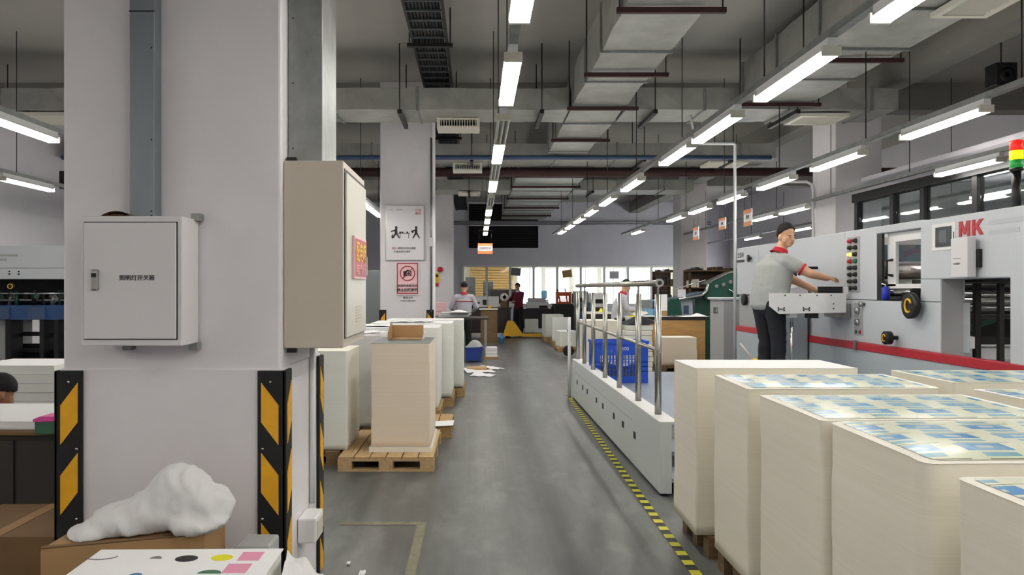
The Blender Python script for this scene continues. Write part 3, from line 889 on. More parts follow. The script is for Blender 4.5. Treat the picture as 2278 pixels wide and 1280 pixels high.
P1 = 'pallets under the right board stacks'
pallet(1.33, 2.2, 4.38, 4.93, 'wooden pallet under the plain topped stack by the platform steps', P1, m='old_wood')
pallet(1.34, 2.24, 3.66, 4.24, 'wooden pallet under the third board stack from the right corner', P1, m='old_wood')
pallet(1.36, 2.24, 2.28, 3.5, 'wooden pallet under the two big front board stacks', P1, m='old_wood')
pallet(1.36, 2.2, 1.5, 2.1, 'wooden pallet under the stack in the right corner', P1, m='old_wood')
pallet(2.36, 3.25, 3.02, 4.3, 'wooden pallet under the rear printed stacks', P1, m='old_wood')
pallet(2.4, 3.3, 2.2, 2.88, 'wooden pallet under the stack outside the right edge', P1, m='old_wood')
tag(MB().grid(lambda u, v: (1.2+.12*u, 3.35+.5*v, .005+.012*math.sin(u*5+v*3)**2), 6, 8).build('paper_scrap', 'paper_white'), 'white paper scrap poking out under the right stacks', 'paper')

# left-hand stacks
G2 = 'board stacks on the left of the aisle'
P2 = 'pallets on the left of the aisle'
stack(-.925, -.405, 6.69, 7.55, .17, 1.075, 'tall cream board stack on the front pallet by the aisle', G2, edge='board_edge_warm', top='locker_grey', r=.012, seed=11, jit=.004)
pallet(-1.18, -.36, 6.49, 7.75, 'pale wooden pallet under the tall front stack by the aisle', P2, m='pallet_wood_pale')
tag(MB().box(-.94, -.39, 6.67, 7.57, .126, .168).build('base_board', 'paper_warm'), 'cream base board under the tall front stack', 'board')
tag(MB().grid(lambda u, v: (-.5+.26*u, 7.9+.3*v, .132+.012*u*u+.003*math.sin(7*v)), 6, 4).build('paper_sheet', 'paper_white'), 'white sheet lying on the pallet behind the front pallet', 'paper')
stack(-2.0, -1.14, 6.75, 7.45, .13, 1.0, 'white board stack standing behind the near column', G2, edge='board_edge_white', top='paper_warm', r=.015, seed=12)
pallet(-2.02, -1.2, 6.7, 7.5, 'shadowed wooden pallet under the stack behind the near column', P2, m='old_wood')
pallet(-1.0, -.26, 7.95, 8.75, 'brown wooden pallet behind the front pallet', P2, m='pallet_wood')
stack(-1.75, -.98, 7.9, 8.75, .13, 1.07, 'film wrapped stack between the front stack and the column', G2, edge='board_edge_white', top='paper_white', r=.02, seed=13, jit=.01)
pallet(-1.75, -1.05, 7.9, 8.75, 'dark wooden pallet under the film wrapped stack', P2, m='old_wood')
fw = MB()
rr = random.Random(5)
def film(u, v):
    a = u*2*PI
    x = -1.365+.4*max(-1, min(1, 1.5*math.cos(a))); y = 8.325+.44*max(-1, min(1, 1.5*math.sin(a)))
    k = 1+.02*noise.noise(Vector((x*9, y*9, v*22)))
    return (-1.365+(x+1.365)*k, 8.325+(y-8.325)*k, .25+.85*v)
fw.grid(film, 48, 26)
tag(fw.build('stretch_film', 'plastic_film'), 'clear crinkled stretch film wrapped round the stack behind the front pallet', 'plastic film')
stack(-1.5, -.45, 9.05, 9.95, .14, 1.09, 'first of the long row of white board stacks left of the aisle', G2, edge='board_edge_white', top='paper_white', r=.015, seed=14)
stack(-1.4, -.33, 10.02, 10.95, .14, 1.1, 'second of the long row of white board stacks left of the aisle', G2, edge='board_edge_white', top='paper_white', r=.015, seed=15, jit=.006)
stack(-1.3, -.19, 11.02, 11.75, .14, 1.105, 'last of the long row of white board stacks left of the aisle', G2, edge='board_edge_white', top='paper_white', r=.015, seed=16)
pallet(-1.5, -.42, 9.0, 9.98, 'wooden pallet under the first long row stack', P2)
pallet(-1.4, -.30, 10.03, 10.97, 'wooden pallet under the second long row stack', P2)
pallet(-1.3, -.17, 11.02, 11.77, 'wooden pallet under the last long row stack', P2)
for k, (x, y, z, w, d, a) in enumerate(((-1.3, 8.3, 1.082, .5, .4, .2), (-1.1, 9.5, 1.098, .7, .5, -.1), (-.9, 10.5, 1.108, .6, .5, .15))):
    tag(MB().grid(lambda u, v: (x+w*(u-.5)*math.cos(a)-d*(v-.5)*math.sin(a), y+w*(u-.5)*math.sin(a)+d*(v-.5)*math.cos(a), z+.012*abs(math.sin(9*u+3*v+k))), 10, 8).build('loose_sheet', 'paper_white'), ['crumpled film sheet on the wrapped stack', 'loose white sheet on the first long row stack', 'loose white sheet on the second long row stack'][k], 'sheet')
# open carton standing on the tall stack
t = thing('open_carton', (-.67, 7.2, 1.08), 'open brown cardboard carton on top of the tall front stack', 'carton')
MB().box(-.82, -.52, 7.48, 7.486, 1.079, 1.2).build('back_flap', 'cardboard_pale', t)
MB().prism([(7.1, 1.079), (7.48, 1.079), (7.48, 1.2), (7.36, 1.235), (7.12, 1.15)], 0, -.826, -.82).build('side_flap', 'cardboard', t)
MB().box(-.82, -.52, 7.1, 7.48, 1.079, 1.085).build('bottom_flap', 'cardboard', t)
MB().obox((-.50, 7.33, 1.11), (.006, .3, .07), (0, .3, 0)).build('side_flap', 'paper_white', t)

# ------------------------------------------------------------------ foreground: carton with plastic bag, printed proof sheets
t = thing('cardboard_box', (-1.25, 2.95, 0), 'brown cardboard box with a plastic bag on top before the near column', 'box')
bx = [(-1.54, 2.70), (-1.02, 2.86), (-1.06, 3.22), (-1.54, 3.12)]
MB().prism(bx, 2, 0, .63).build('body', 'cardboard', t)
MB().prism([(-1.015, .62), (-.985, .63), (-.985, .70), (-1.12, .71), (-1.12, .62)], 1, 3.05, 3.056).build('flap', 'cardboard', t)
MB().prism([(-1.54, 2.70), (-1.02, 2.86), (-1.026, 2.88), (-1.546, 2.72)], 2, .632, .636).build('tape', 'cardboard_dark', t)
t = thing('proof_stack', (-.93, 2.2, 0), 'stack of printed proof sheets with colour spots in the front corner', 'paper stack')
A = .018
def pr(x, y): return (-.93+(x+.93)*math.cos(A)-(y-2.2)*math.sin(A), 2.2+(x+.93)*math.sin(A)+(y-2.2)*math.cos(A))
quad = [pr(-1.215, 1.75), pr(-.635, 1.75), pr(-.635, 2.5), pr(-1.215, 2.5)]
MB().prism(quad, 2, .13, .694).build('sheet_pile', 'board_edge_white', t)
quad2 = [pr(-1.222, 1.74), pr(-.628, 1.74), pr(-.628, 2.505), pr(-1.222, 2.505)]
MB().prism(quad2, 2, .695, .698).build('top_sheet', 'paper_white', t)
def spot(px, py, rx, ry, m, cut=None):
    Y = (EYE-.699)*1700/(py-644); X = (px-1060)/1700*Y
    pts = [(X+rx*math.cos(a*PI/12), Y+ry*math.sin(a*PI/12)) for a in range(24)]
    if cut: pts = [(x, y) for x, y in pts if y > Y-ry*.1]
    MB().prism(pts, 2, .698, .6992).build('printed_spot', m, t)
spot(415, 1243, .035, .028, 'ink_black'); spot(494, 1241, .034, .028, 'ink_yellow'); spot(346, 1243, .018, .02, 'ink_grey', 1); spot(465, 1276, .035, .028, 'ink_green', 1); spot(300, 1281, .02, .02, 'ink_blue')
for cx_, cy_, w_ in ((-.715, 2.435, .034), (-.728, 2.33, .036)):
    q = [pr(cx_-w_, cy_-.04), pr(cx_+w_, cy_-.04), pr(cx_+w_, cy_+.035), pr(cx_-w_, cy_+.035)]
    MB().prism(q, 2, .698, .6992).build('printed_patch', 'ink_pink', t)
arc = [pr(-1.19+.05*math.cos(a*PI/10), 2.44+.03*math.sin(a*PI/10)) for a in range(10, 21)]
MB().tube([(x, y, .6985) for x, y in arc], .0022, 5).build('printed_ring', 'ink_grey', t)
pallet(-1.25, -.6, 1.7, 2.5, 'wooden pallet under the proof sheets', P2, m='old_wood')
def crum(u, v):
    n1 = noise.noise(Vector((u*3, v*4, 1)))*.025
    return (-.615+.12*u+.02*math.sin(v*4), 2.15+.4*v, .60+.08*(1-u)+n1)
tag(MB().grid(crum, 16, 24).build('crumpled_film', 'bag_plastic'), 'crumpled white film hanging beside the proof sheets', 'plastic film')
tag(MB().box(-.97, -.83, 3.06, 3.22, .0, .52).build('grey_tray', 'press_panel', bevel=.01), 'flat grey tray between the cardboard box and the corner guard', 'tray')
for k, (x, y, s) in enumerate(((-.62, 4.15, .035), (-.66, 3.95, .03), (-.72, 4.3, .02))):
    tag(MB().grid(lambda u, v: (x+s*(u-.5), y+2*s*(v-.5), .004+.01*abs(math.sin(u*4+v*5))), 4, 4).build('paper_crumb', 'paper_white'), ['largest', 'nearest', 'smallest'][k] + ' white paper crumb on the floor by the column foot', 'paper', 'paper crumbs')

# ------------------------------------------------------------------ left of the near column
t = thing('dark_cabinet', (-2.5, 4.6, 0), 'dark metal cabinet carrying white sheets left of the near column', 'cabinet')
MB().box(-3.2, -1.95, 4.3, 5.05, .12, .735).build('body', 'cabinet_dark', t, bevel=.006)
MB().box(-3.2, -1.95, 4.34, 5.0, 0, .12).build('plinth', 'interior_dark', t)
MB().box(-3.15, -2.6, 4.29, 4.3, .16, .7).build('door', 'cabinet_dark', t)
MB().box(-2.58, -2.0, 4.29, 4.3, .16, .7).build('door', 'cabinet_dark', t)
MB().box(-3.24, -1.92, 4.26, 5.08, .735, .752).build('top', 'cardboard_dark', t)
stack(-3.15, -1.97, 4.32, 5.0, .753, .80, 'thin pile of white sheets on the dark cabinet', 'white paper piles on the left', edge='paper_white', top='paper_white', r=.01, levels=4)
t = thing('tape_box', (-2.34, 4.4, .755), 'green box with pink lid at the edge of the dark cabinet', 'box')
MB().box(-2.43, -2.25, 4.2, 4.31, .753, .82).build('body', 'ink_green', t, bevel=.004)
MB().prism([(-2.435, .82), (-2.245, .828), (-2.245, .85), (-2.40, .85), (-2.435, .835)], 1, 4.195, 4.315).build('lid', 'ink_pink', t)
MATS['hot_pink'] = mat('hot_pink', (236,80,170), .5); t.children[1].data.materials[0] = MATS['hot_pink']
t = thing('cardboard_box', (-2.15, 3.6, 0), 'brown carton on the floor at the left edge of the picture', 'box')
MB().box(-2.45, -1.87, 3.42, 3.95, 0, .44).build('body', 'cardboard_dark', t)
MB().box(-2.2, -2.14, 3.41, 3.95, .437, .442).build('tape', 'cardboard', t)
G3 = 'white paper piles on the left'
for k in range(8):
    j = random.Random(k).uniform(-.015, .015)
    rm = thing('paper_ream', (-3.8, 6.8, .3+k*.076), ['lowest', 'second lowest', 'third lowest', 'fourth', 'fifth', 'third highest', 'second highest', 'topmost'][k] + ' ream of the white pile behind the seated person', 'paper', G3)
    MB().box(-4.3+j, -3.56+j, 6.45-j, 7.1-j, .3+k*.076, .3+k*.076+.071).build('sheets', 'board_edge_white', rm)
    MB().box(-4.3+j, -3.56+j, 6.45-j, 7.1-j, .371+k*.076, .3735+k*.076).build('cover_sheet', 'paper_white', rm)
stack(-4.3, -3.54, 6.44, 7.12, .0, .298, 'bottom bundle under the reams behind the seated person', G3, edge='board_edge_white', top='paper_white', levels=6)
# ------------------------------------------------------------------ raised operator platform with railing
PX, PY0, PY1, PZ = 1.37, 5.71, 10.92, .553
t = thing('operator_platform', (2.6, 8.3, 0), 'pale grey raised steel platform with steps beside the press', 'platform')
MB().box(PX, PX+.05, PY0, PY1, 0.02, PZ).build('side_panel', 'platform_paint', t, bevel=.004)
MB().box(PX, PX+.14, PY0, PY1, PZ, PZ+.006).build('edge_cap', 'white_enamel', t)
MB().box(PX+.05, PX+.09, PY0+.003, PY0+.05, 0.02, PZ).build('side_panel', 'platform_paint', t)
DZ = .37
MB().box(PX+.05, 3.82, 6.66, PY1, DZ-.03, DZ).build('deck', 'deck_grey', t)
MB().box(PX+.06, 3.82, PY1-.05, PY1-.004, 0.02, DZ-.03).build('back_panel', 'platform_paint', t)
for k, (y, z) in enumerate(((6.12, .25), (PY0+.03, .125))):
    MB().box(PX+.09, 3.4, y, y+.5, z-.03, z).build('tread', 'deck_grey', t)
    MB().box(PX+.09, 3.4, y+.52, y+.54, z-.02, z+.09).build('riser', 'press_panel', t)
MB().box(PX-.0025, PX+.001, 6.75, 10.6, .395, .4).build('seam', 'press_panel', t)
for y in (6.62, 7.15, 7.62, 8.28, 8.72, 9.45, 9.85, 10.4):
    MB().box(PX-.002, PX+.004, y-.045, y+.045, .255, .315).build('slot', 'interior_dark', t)
for x, y in ((1.40, 5.75), (1.40, 10.85)): MB().box(x-.02, x+.03, y-.02, y+.02, 0, .03).build('foot', 'dark_steel', t)
t = thing('handrail', (1.44, 8.4, PZ), 'stainless steel handrail with posts along the platform edge', 'railing')
posts = (6.06, 6.8, 7.7, 8.56, 9.43, 10.2, 10.87)
pr0 = None
for y in posts:
    if pr0 is None: pr0 = MB().cone((1.44, y, PZ+.006), (1.44, y, 1.51), .027, n=14).build('post', 'steel_brushed', t); yp = y
    else: share('post', pr0, (1.44, 8.4+y-yp, PZ), t)
MB().tube([(1.44, 6.02, 1.60), (1.44, 10.95, 1.60)], .027, 14).build('top_rail', 'steel_brushed', t)
MB().cone((1.44, 6.008, 1.60), (1.44, 6.022, 1.60), .034, n=18).build('rail_cap', 'steel_brushed', t)
MB().cone((1.44, 6.004, 1.60), (1.44, 6.009, 1.60), .017, n=14).build('rail_cap', 'dark_steel', t)
for y in (6.8, 8.56, 10.2): MB().tube([(1.44, y, 1.51), (1.44, y, 1.58)], .01, 8).build('rail_stub', 'steel_brushed', t)
MB().tube([(1.44, 6.06, 1.51), (1.44, 6.06, 1.545), (1.44, 6.05, 1.58)], .008, 8).build('rail_stub', 'steel_brushed', t)
MB().tube([(1.445, 6.02, 1.065), (1.445, 10.9, 1.085)], .016, 10).build('mid_rail', 'steel_brushed', t)
tag(MB().tube([(1.33, 10.95, 0), (1.33, 10.95, 1.15)], .022, 10).build('white_post', 'white_enamel'), 'thin white post at the far corner of the platform', 'post')

# blue crate on the deck
def crate(x0, x1, y0, y1, z0, z1, m, label, group=None, fill=None):
    t = thing('plastic_crate', ((x0+x1)/2, (y0+y1)/2, z0), label, 'crate', group)
    th = .018; b = MB()
    b.box(x0, x1, y0, y1, z0, z0+th)
    hh = z1-z0
    for (a0, a1, b0, b1) in ((x0, x1, y0, y0+th), (x0, x1, y1-th, y1), (x0, x0+th, y0+th, y1-th), (x1-th, x1, y0+th, y1-th)):
        b.box(a0, a1, b0, b1, z0+th, z0+hh*.16); b.box(a0, a1, b0, b1, z1-hh*.34, z1)
        nx = 13; w = (a1-a0) if a1-a0 > b1-b0 else (b1-b0)
        for i in range(nx+1):
            s = .12*w if i in (0, nx) else .02*w
            c = (w-.02)*i/nx
            c = 0 if i == 0 else (w-s if i == nx else .12*w + (w*.76)*i/(nx) - s/2)
            if a1-a0 > b1-b0: b.box(a0+c, a0+c+s, b0, b1, z0+hh*.16, z1-hh*.34)
            else: b.box(a0, a1, b0+c, b0+c+s, z0+hh*.16, z1-hh*.34)
        for q in range(3):
            zz = z0+hh*(.27+.11*q)
            b.box(a0, a1, b0, b1, zz, zz+.008)
    b.box(x0-.012, x1+.012, y0-.012, y0, z1-.035, z1).box(x0-.012, x1+.012, y1, y1+.012, z1-.035, z1).box(x0-.012, x0, y0, y1, z1-.035, z1).box(x1, x1+.012, y0, y1, z1-.035, z1)
    b.build('basket', m, t)
    return t
c = crate(1.475, 2.155, 9.6, 10.02, DZ+.002, DZ+.53, 'blue_crate', 'blue plastic crate standing on the platform behind the railing')
text('100', .06, 'paper_white', c, (1.87, 9.597, DZ+.43), name='lettering')
text('4-13', .05, 'cyan_sheet', c, (1.66, 9.597, DZ+.40), name='lettering')
t = thing('crumpled_sheets', (1.8, 9.8, DZ+.03), 'grey crumpled sheets inside the blue crate', 'sheets')
MB().grid(lambda u, v: (1.51+.61*u, 9.635+.35*v, DZ+.17+.1*noise.noise(Vector((u*5, v*4, 2)))+.06*noise.noise(Vector((u*14, v*11, 5)))), 26, 18).build('sheet_heap', 'paper_white', t)
MB().grid(lambda u, v: (1.51+.61*u, 9.63+.005*math.sin(u*20), DZ+.03+.2*v+.03*math.sin(u*9)), 20, 5).build('sheet_edge', 'locker_grey', t)

# ------------------------------------------------------------------ the press
FX, BX = 3.9, 5.5
mat('press_faint', (196,200,206), .5)
t = thing('die_cutting_press', (4.6, 8.2, 0), 'big light grey die cutting press with red stripe along the platform', 'machine')
PRESS = t
def P(name, m, *a, bevel=0.0, parent=None):
    return MB().box(*a).build(name, m, parent or PRESS, bevel=bevel)
# far feeder unit
P('feeder_panel', 'press_grey', FX, BX, 8.08, 11.45, 1.47, 2.16, bevel=.015)
P('feeder_back', 'press_panel', FX+.25, BX, 8.08, 11.45, .0, 1.47)
P('lower_panel', 'press_grey', FX, FX+.25, 8.08, 9.75, 1.0, 1.47, bevel=.006)
P('side_frame', 'press_panel', FX+.03, FX+.24, 9.75, 9.9, .0, 1.47)
P('side_frame', 'press_panel', FX+.02, FX+.24, 10.75, 11.42, .98, 1.47, bevel=.02)
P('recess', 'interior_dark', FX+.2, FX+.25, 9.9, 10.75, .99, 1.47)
for k, (y, z, r) in enumerate(((10.1, 1.3, .08), (10.45, 1.15, .1), (10.2, 1.08, .06))):
    MB().lathe([(r*.3, 0), (r, .0), (r, .05), (r*.5, .07), (r*.5, .1)], (FX+.1, y, z), 'x', 14).build('drive_gear', 'dark_steel', PRESS)
MB().lathe([(.05, 0), (.085, 0), (.085, .03), (.05, .03)], (FX-.03, 11.1, 1.40), 'x', 16).build('hand_knob', 'dark_steel', PRESS)
MB().lathe([(.002, -.05), (.05, -.048), (.05, -.03), (.018, -.015), (.014, 0)], (FX, 10.86, 1.99), 'x', 14).build('suction_knob', 'black_plastic', PRESS)
text('全自动', .085, 'ink_dark', PRESS, (FX-.001, 11.28, 2.05), (PI/2, 0, -PI/2), bold=.002)
P('name_strip', 'ink_dark', FX-.002, FX+.002, 11.12, 11.44, 1.945, 1.985)
P('seam', 'press_panel', FX-.0015, FX+.002, 10.55, 10.56, 1.5, 2.1)
P('panel_groove', 'ink_grey', FX-.0015, FX+.002, 8.7, 9.25, 1.715, 1.722)
P('grab_bar', 'steel_brushed', FX-.03, FX-.015, 9.05, 9.25, 1.80, 1.815)
# red stripe and skirt along the whole machine
MB().box(FX-.03, FX+.03, 5.0, 11.4, .935, 1.012).build('red_stripe', 'press_red', PRESS, bevel=.006)
MB().box(FX-.02, FX+.4, 5.0, 11.4, 0.0, .935).build('skirt', 'press_skirt', PRESS)
MB().box(FX-.045, FX-.02, 7.78, 7.83, .93, 1.03).build('stripe_clamp', 'steel_brushed', PRESS)
# control column and window section
P('window_panel', 'press_grey', FX, FX+.03, 7.45, 8.08, 1.445, 2.16, bevel=.008)
P('top_panel', 'press_grey', FX, FX+.3, 6.7, 7.45, 2.09, 2.16, bevel=.008)
P('lower_panel', 'press_grey', FX, FX+.25, 6.42, 8.08, 1.012, 1.44, bevel=.006)
P('seam', 'dark_steel', FX+.004, FX+.2, 6.42, 8.08, 1.44, 1.446)
P('rear_housing', 'press_panel', FX+.05, BX, 8.0, 8.08, 0, 2.09)
P('far_side', 'press_panel', BX-.05, BX, 6.42, 8.0, 0, 2.09)
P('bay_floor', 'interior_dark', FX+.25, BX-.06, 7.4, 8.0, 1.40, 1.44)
P('control_panel', 'press_panel', FX-.004, FX+.002, 7.77, 8.03, 1.52, 2.09)
rows = [('button_red', 'black_plastic'), ('black_plastic', 'black_plastic'), ('button_yellow', 'black_plastic'), ('button_red', 'button_green'), ('black_plastic', 'black_plastic'), ('black_plastic', 'black_plastic'), ('black_plastic', 'dark_steel'), ('dark_steel', 'black_plastic')]
for i, (a, b) in enumerate(rows):
    z = 2.05-.0695*i
    for y, m in ((7.955, a), (7.845, b)):
        MB().lathe([(.024, 0), (.024, -.012), (.018, -.014), (.018, -.034), (.014, -.038)], (FX-.003, y, z), 'x', 12).build('push_button', m, PRESS)
# window bay
P('bay_edge', 'black_plastic', FX+.005, FX+.03, 7.36, 7.45, 1.446, 2.085)
P('bay_back', 'press_panel', FX+.05, BX-.06, 7.95, 7.99, 1.446, 2.09)
dr = MB().box(FX+.06, FX+.09, 6.72, 7.36, 2.0, 2.085).box(FX+.06, FX+.09, 7.22, 7.36, 1.58, 2.0).box(FX+.06, FX+.09, 6.72, 6.76, 1.58, 2.0).box(FX+.06, FX+.09, 6.72, 7.36, 1.56, 1.60).build('bay_door', 'white_enamel', PRESS)
MB().box(FX+.07, FX+.076, 6.76, 7.22, 1.60, 2.0).build('pane', 'glass_clear', dr)
MB().tube([(FX+.06, 7.27, 1.68), (FX+.0, 7.27, 1.69), (FX+.0, 7.27, 1.82), (FX+.06, 7.27, 1.83)], .014, 8).build('handle', 'black_plastic', dr)
for k, (z, r, m) in enumerate(((1.72, .075, 'steel_brushed'), (1.60, .05, 'steel_brushed'), (1.52, .04, 'chrome'))):
    MB().cone((FX+.1, 7.62-.1*k, z), (BX-.1, 7.62-.1*k, z), r, n=16).build('roller', m, PRESS)
P('guard_plate', 'machine_teal', FX+.1, BX-.1, 7.7, 7.72, 1.83, 2.0)
P('edge_strip', 'chrome', FX+.1, BX-.1, 7.69, 7.70, 1.81, 1.83)
P('warning_label', 'ink_orange', FX+.16, FX+.22, 7.53, 7.535, 1.72, 1.78)
P('warning_label', 'paper_white', FX+.23, FX+.38, 7.53, 7.535, 1.735, 1.775)
for k, (y, w) in enumerate(((7.2, .05), (7.05, .07), (6.9, .05), (6.8, .04))):
    P('bracket', 'dark_steel', FX+.12, FX+.22, y-w/2, y+w/2, 1.446, 1.52+.03*(k % 2))
# gauges strip, handle, handwheels
P('gauge_strip', 'press_panel', FX-.004, FX+.002, 7.71, 7.88, 1.08, 1.41)
for z in (1.335, 1.215): MB().lathe([(.034, 0), (.034, -.02), (.028, -.03), (.012, -.032)], (FX-.003, 7.8, z), 'x', 16).build('gauge', 'chrome', PRESS)
for y in (7.84, 7.76): MB().lathe([(.018, 0), (.018, -.012), (.012, -.014)], (FX-.003, y, 1.115), 'x', 10).build('push_button', 'button_green' if y > 7.8 else 'button_red', PRESS)
MB().lathe([(.018, 0), (.018, -.03), (.03, -.032), (.03, -.05)], (FX-.001, 7.68, 1.40), 'x', 10).build('knob', 'steel_brushed', PRESS)
def handwheel(y, z, r, off, label):
    o = MB().lathe([(r*.12, 0), (r*.3, 0), (r*.3, -off*.5), (r, -off*.55), (r, -off), (r*.8, -off*1.05), (r*.2, -off*1.0)], (FX, y, z), 'x', 28).build('handwheel', 'black_plastic', PRESS)
    pts = [(FX-off*1.06, y+r*.42*math.cos(a), z+r*.5*math.sin(a)) for a in [i*PI/14*1.6-2.2 for i in range(15)]]
    MB().tube(pts, r*.09, 6).build('dial_ring', 'jack_yellow', o)
handwheel(6.74, 1.405, .115, .09, 'x')
handwheel(7.08, 1.10, .062, .12, 'x')
# MK unit
P('mk_panel', 'press_grey', FX-.01, FX+.25, 5.0, 6.70, 1.635, 2.15, bevel=.012)
P('mk_top', 'press_grey', FX+.25, FX+.6, 5.0, 6.70, 2.08, 2.15)
P('mk_lower', 'press_grey', FX-.005, FX+.2, 6.415, 6.70, 1.446, 1.635)
P('inner_wall', 'press_panel', FX+.0, FX+.18, 6.405, 6.42, .93, 1.635)
P('mk_side', 'press_grey', FX-.02, FX+.25, 5.0, 5.56, .0, 1.93, bevel=.01)
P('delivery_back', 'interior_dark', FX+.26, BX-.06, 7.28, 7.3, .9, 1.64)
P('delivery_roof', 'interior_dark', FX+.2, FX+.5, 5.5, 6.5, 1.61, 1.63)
P('delivery_floor', 'press_panel', FX+.0, BX-.06, 5.5, 7.28, .9, .93)
for k, (x, y, s) in enumerate(((.36, 6.3, .045), (.46, 6.15, .04), (1.1, 6.6, .06))):
    P('frame_post', 'rod_steel', FX+x-.06, FX+x+s-.06, y-s/2+.15, y+s/2+.15, .93, 1.6)
for k, (x, z, r, m) in enumerate(((.3, 1.57, .03, 'dark_steel'), (.35, 1.5, .02, 'chrome'), (.42, 1.44, .03, 'steel_brushed'), (.3, 1.385, .022, 'chrome'), (.5, 1.33, .03, 'dark_steel'))):
    MB().cone((FX+.27, 6.55+x*.8, z), (BX-.1, 6.55+x*.8, z), r, n=10).build('roller', m, PRESS)
P('cross_bar', 'dark_steel', FX+.27, BX-.1, 6.7, 6.75, 1.07, 1.13)
P('cross_bar', 'rod_steel', FX+.27, BX-.1, 6.6, 6.7, 1.29, 1.33)
MB().obox((FX+.65, 6.95, 1.22), (.8, .04, .05), (0, -.35, 0)).build('green_arm', 'machine_green', PRESS)
MB().tube([(FX+.2, 5.75, 1.6), (FX+.22, 5.70, 1.55), (FX+.25, 5.64, 1.5), (FX+.24, 5.62, 1.42)], .018, 8).build('hose', 'steel_brushed', PRESS)
P('waste_tray', 'sign_white', FX+.4, BX-.1, 6.75, 7.2, .93, 1.03)
P('waste_paper', 'paper_white', FX+.24, FX+.31, 6.44, 6.5, 1.05, 1.15)
# touch screen, lettering, guard box
P('screen_frame', 'white_enamel', FX-.016, FX-.008, 6.2, 6.52, 1.875, 2.10, bevel=.003)
P('screen_bezel', 'screen_dark', FX-.022, FX-.016, 6.25, 6.46, 1.905, 2.07)
P('screen_glass', 'screen_grey', FX-.024, FX-.0215, 6.30, 6.41, 1.935, 2.04)
P('card_slot', 'dark_steel', FX-.018, FX-.016, 6.215, 6.225, 1.96, 2.02)
GM = [(0,0),(0,1),(.3,1),(.5,.45),(.7,1),(1,1),(1,0),(.76,0),(.76,.62),(.58,.12),(.42,.12),(.24,.62),(.24,0)]
GK = [(0,0),(0,1),(.28,1),(.28,.62),(.66,1),(1,1),(.58,.58),(1,0),(.68,0),(.38,.42),(.28,.32),(.28,0)]
for gl, y0_ in ((GM, 6.155), (GK, 5.995)):
    MB().prism([(y0_-.135*u, 1.972+.122*v) for u, v in gl], 0, FX-.016, FX-.0095).build('red_letter', 'press_red', PRESS)
for k, (z, a, b) in enumerate(((2.055, 5.42, 5.8), (1.98, 5.47, 5.8))):
    P('faded_lettering', 'press_faint', FX-.0125, FX-.0095, a, b, z-.018, z+.018)
g = P('guard_box', 'switch_box', FX-.11, FX-.04, 5.90, 6.11, 1.645, 1.955, bevel=.006)
P('guard_box_back', 'black_plastic', FX-.04, FX-.01, 5.875, 6.135, 1.72, 1.86)
P('label', 'paper_white', FX-.1115, FX-.11, 5.985, 6.075, 1.735, 1.765, parent=g)
text('安全防护', .021, 'ink_dark', g, (FX-.112, 6.03, 1.75), (PI/2, 0, -PI/2))
P('label_line', 'ink_grey', FX-.111, FX-.1095, 5.98, 6.08, 1.79, 1.795, parent=g)
# blue spray can on the ledge
t = thing('spray_can', (FX+.03, 7.4, 1.446), 'blue spray can standing on the ledge of the press window', 'can')
MB().lathe([(.03, 0), (.033, .004), (.033, .11), (.022, .125), (.012, .13)], (FX+.03, 7.345, 1.447), 'z', 14).build('body', 'can_blue', t)
MB().tube([(FX+.03, 7.345, 1.577), (FX+.03, 7.345, 1.595), (FX-.0, 7.36, 1.605)], .006, 6).build('nozzle', 'paper_white', t)
# signal tower
t = thing('signal_tower', (4.5, 6.37, 2.15), 'red orange and green signal tower light on a black pole on the press', 'signal light')
MB().cone((4.5, 6.37, 2.15), (4.5, 6.37, 2.54), .035, n=12).build('pole', 'black_plastic', t)
for z, m, nm in ((2.56, 'lamp_green', 'green_lamp'), (2.635, 'lamp_orange', 'orange_lamp'), (2.71, 'lamp_red', 'red_lamp')):
    MB().lathe([(.047, 0), (.05, .004), (.05, .066), (.047, .07)], (4.5, 6.37, z), 'z', 18).build(nm, m, t)
MB().lathe([(.05, .0), (.05, .008), (.02, .014)], (4.5, 6.37, 2.782), 'z', 18).build('cap', 'lamp_red', t)
MB().lathe([(.036, -.01), (.052, .0), (.052, .018)], (4.5, 6.37, 2.542), 'z', 18).build('base', 'black_plastic', t)

# inspection tray held out from the press towards the operator
t = thing('inspection_tray', (3.4, 8.05, PZ), 'white steel sheet tray on a chrome pole reaching from the press', 'tray')
MB().prism([(3.03, 1.51), (3.82, 1.51), (3.82, 1.31), (3.13, 1.295), (3.03, 1.375)], 1, 7.9, 7.915).build('front_plate', 'white_enamel', t)
MB().prism([(3.03, 1.51), (3.82, 1.51), (3.82, 1.31), (3.13, 1.295), (3.03, 1.375)], 1, 8.45, 8.465).build('rear_plate', 'white_enamel', t)
MB().box(3.15, 3.82, 7.915, 8.45, 1.31, 1.33).build('tray_floor', 'press_panel', t)
MB().box(3.82, 3.89, 7.95, 8.4, 1.25, 1.4).build('bracket', 'steel_brushed', t)
MB().box(3.56, 3.81, 7.95, 7.98, 1.505, 1.578).build('black_box', 'black_plastic', t)
MB().box(3.82, 3.86, 7.93, 7.945, 1.5, 1.575).build('tag_plate', 'paper_white', t)
for x in (3.17, 3.345, 3.52, 3.665): MB().lathe([(.007, 0), (.007, -.004)], (x if x != 3.17 else 3.19, 7.9, 1.487), 'y', 8).build('bolt', 'dark_steel', t)
for bx_ in (3.15, 3.41):
    for dx_ in (-.03, .03):
        for dz_ in (-.013, .013): MB().lathe([(.008, 0), (.008, -.004)], (bx_+dx_, 7.9, 1.345+dz_), 'y', 8).build('bolt', 'dark_steel', t)
    MB().box(bx_-.03, bx_+.03, 7.897, 7.9, 1.34, 1.35).build('clip_bar', 'dark_steel', t)
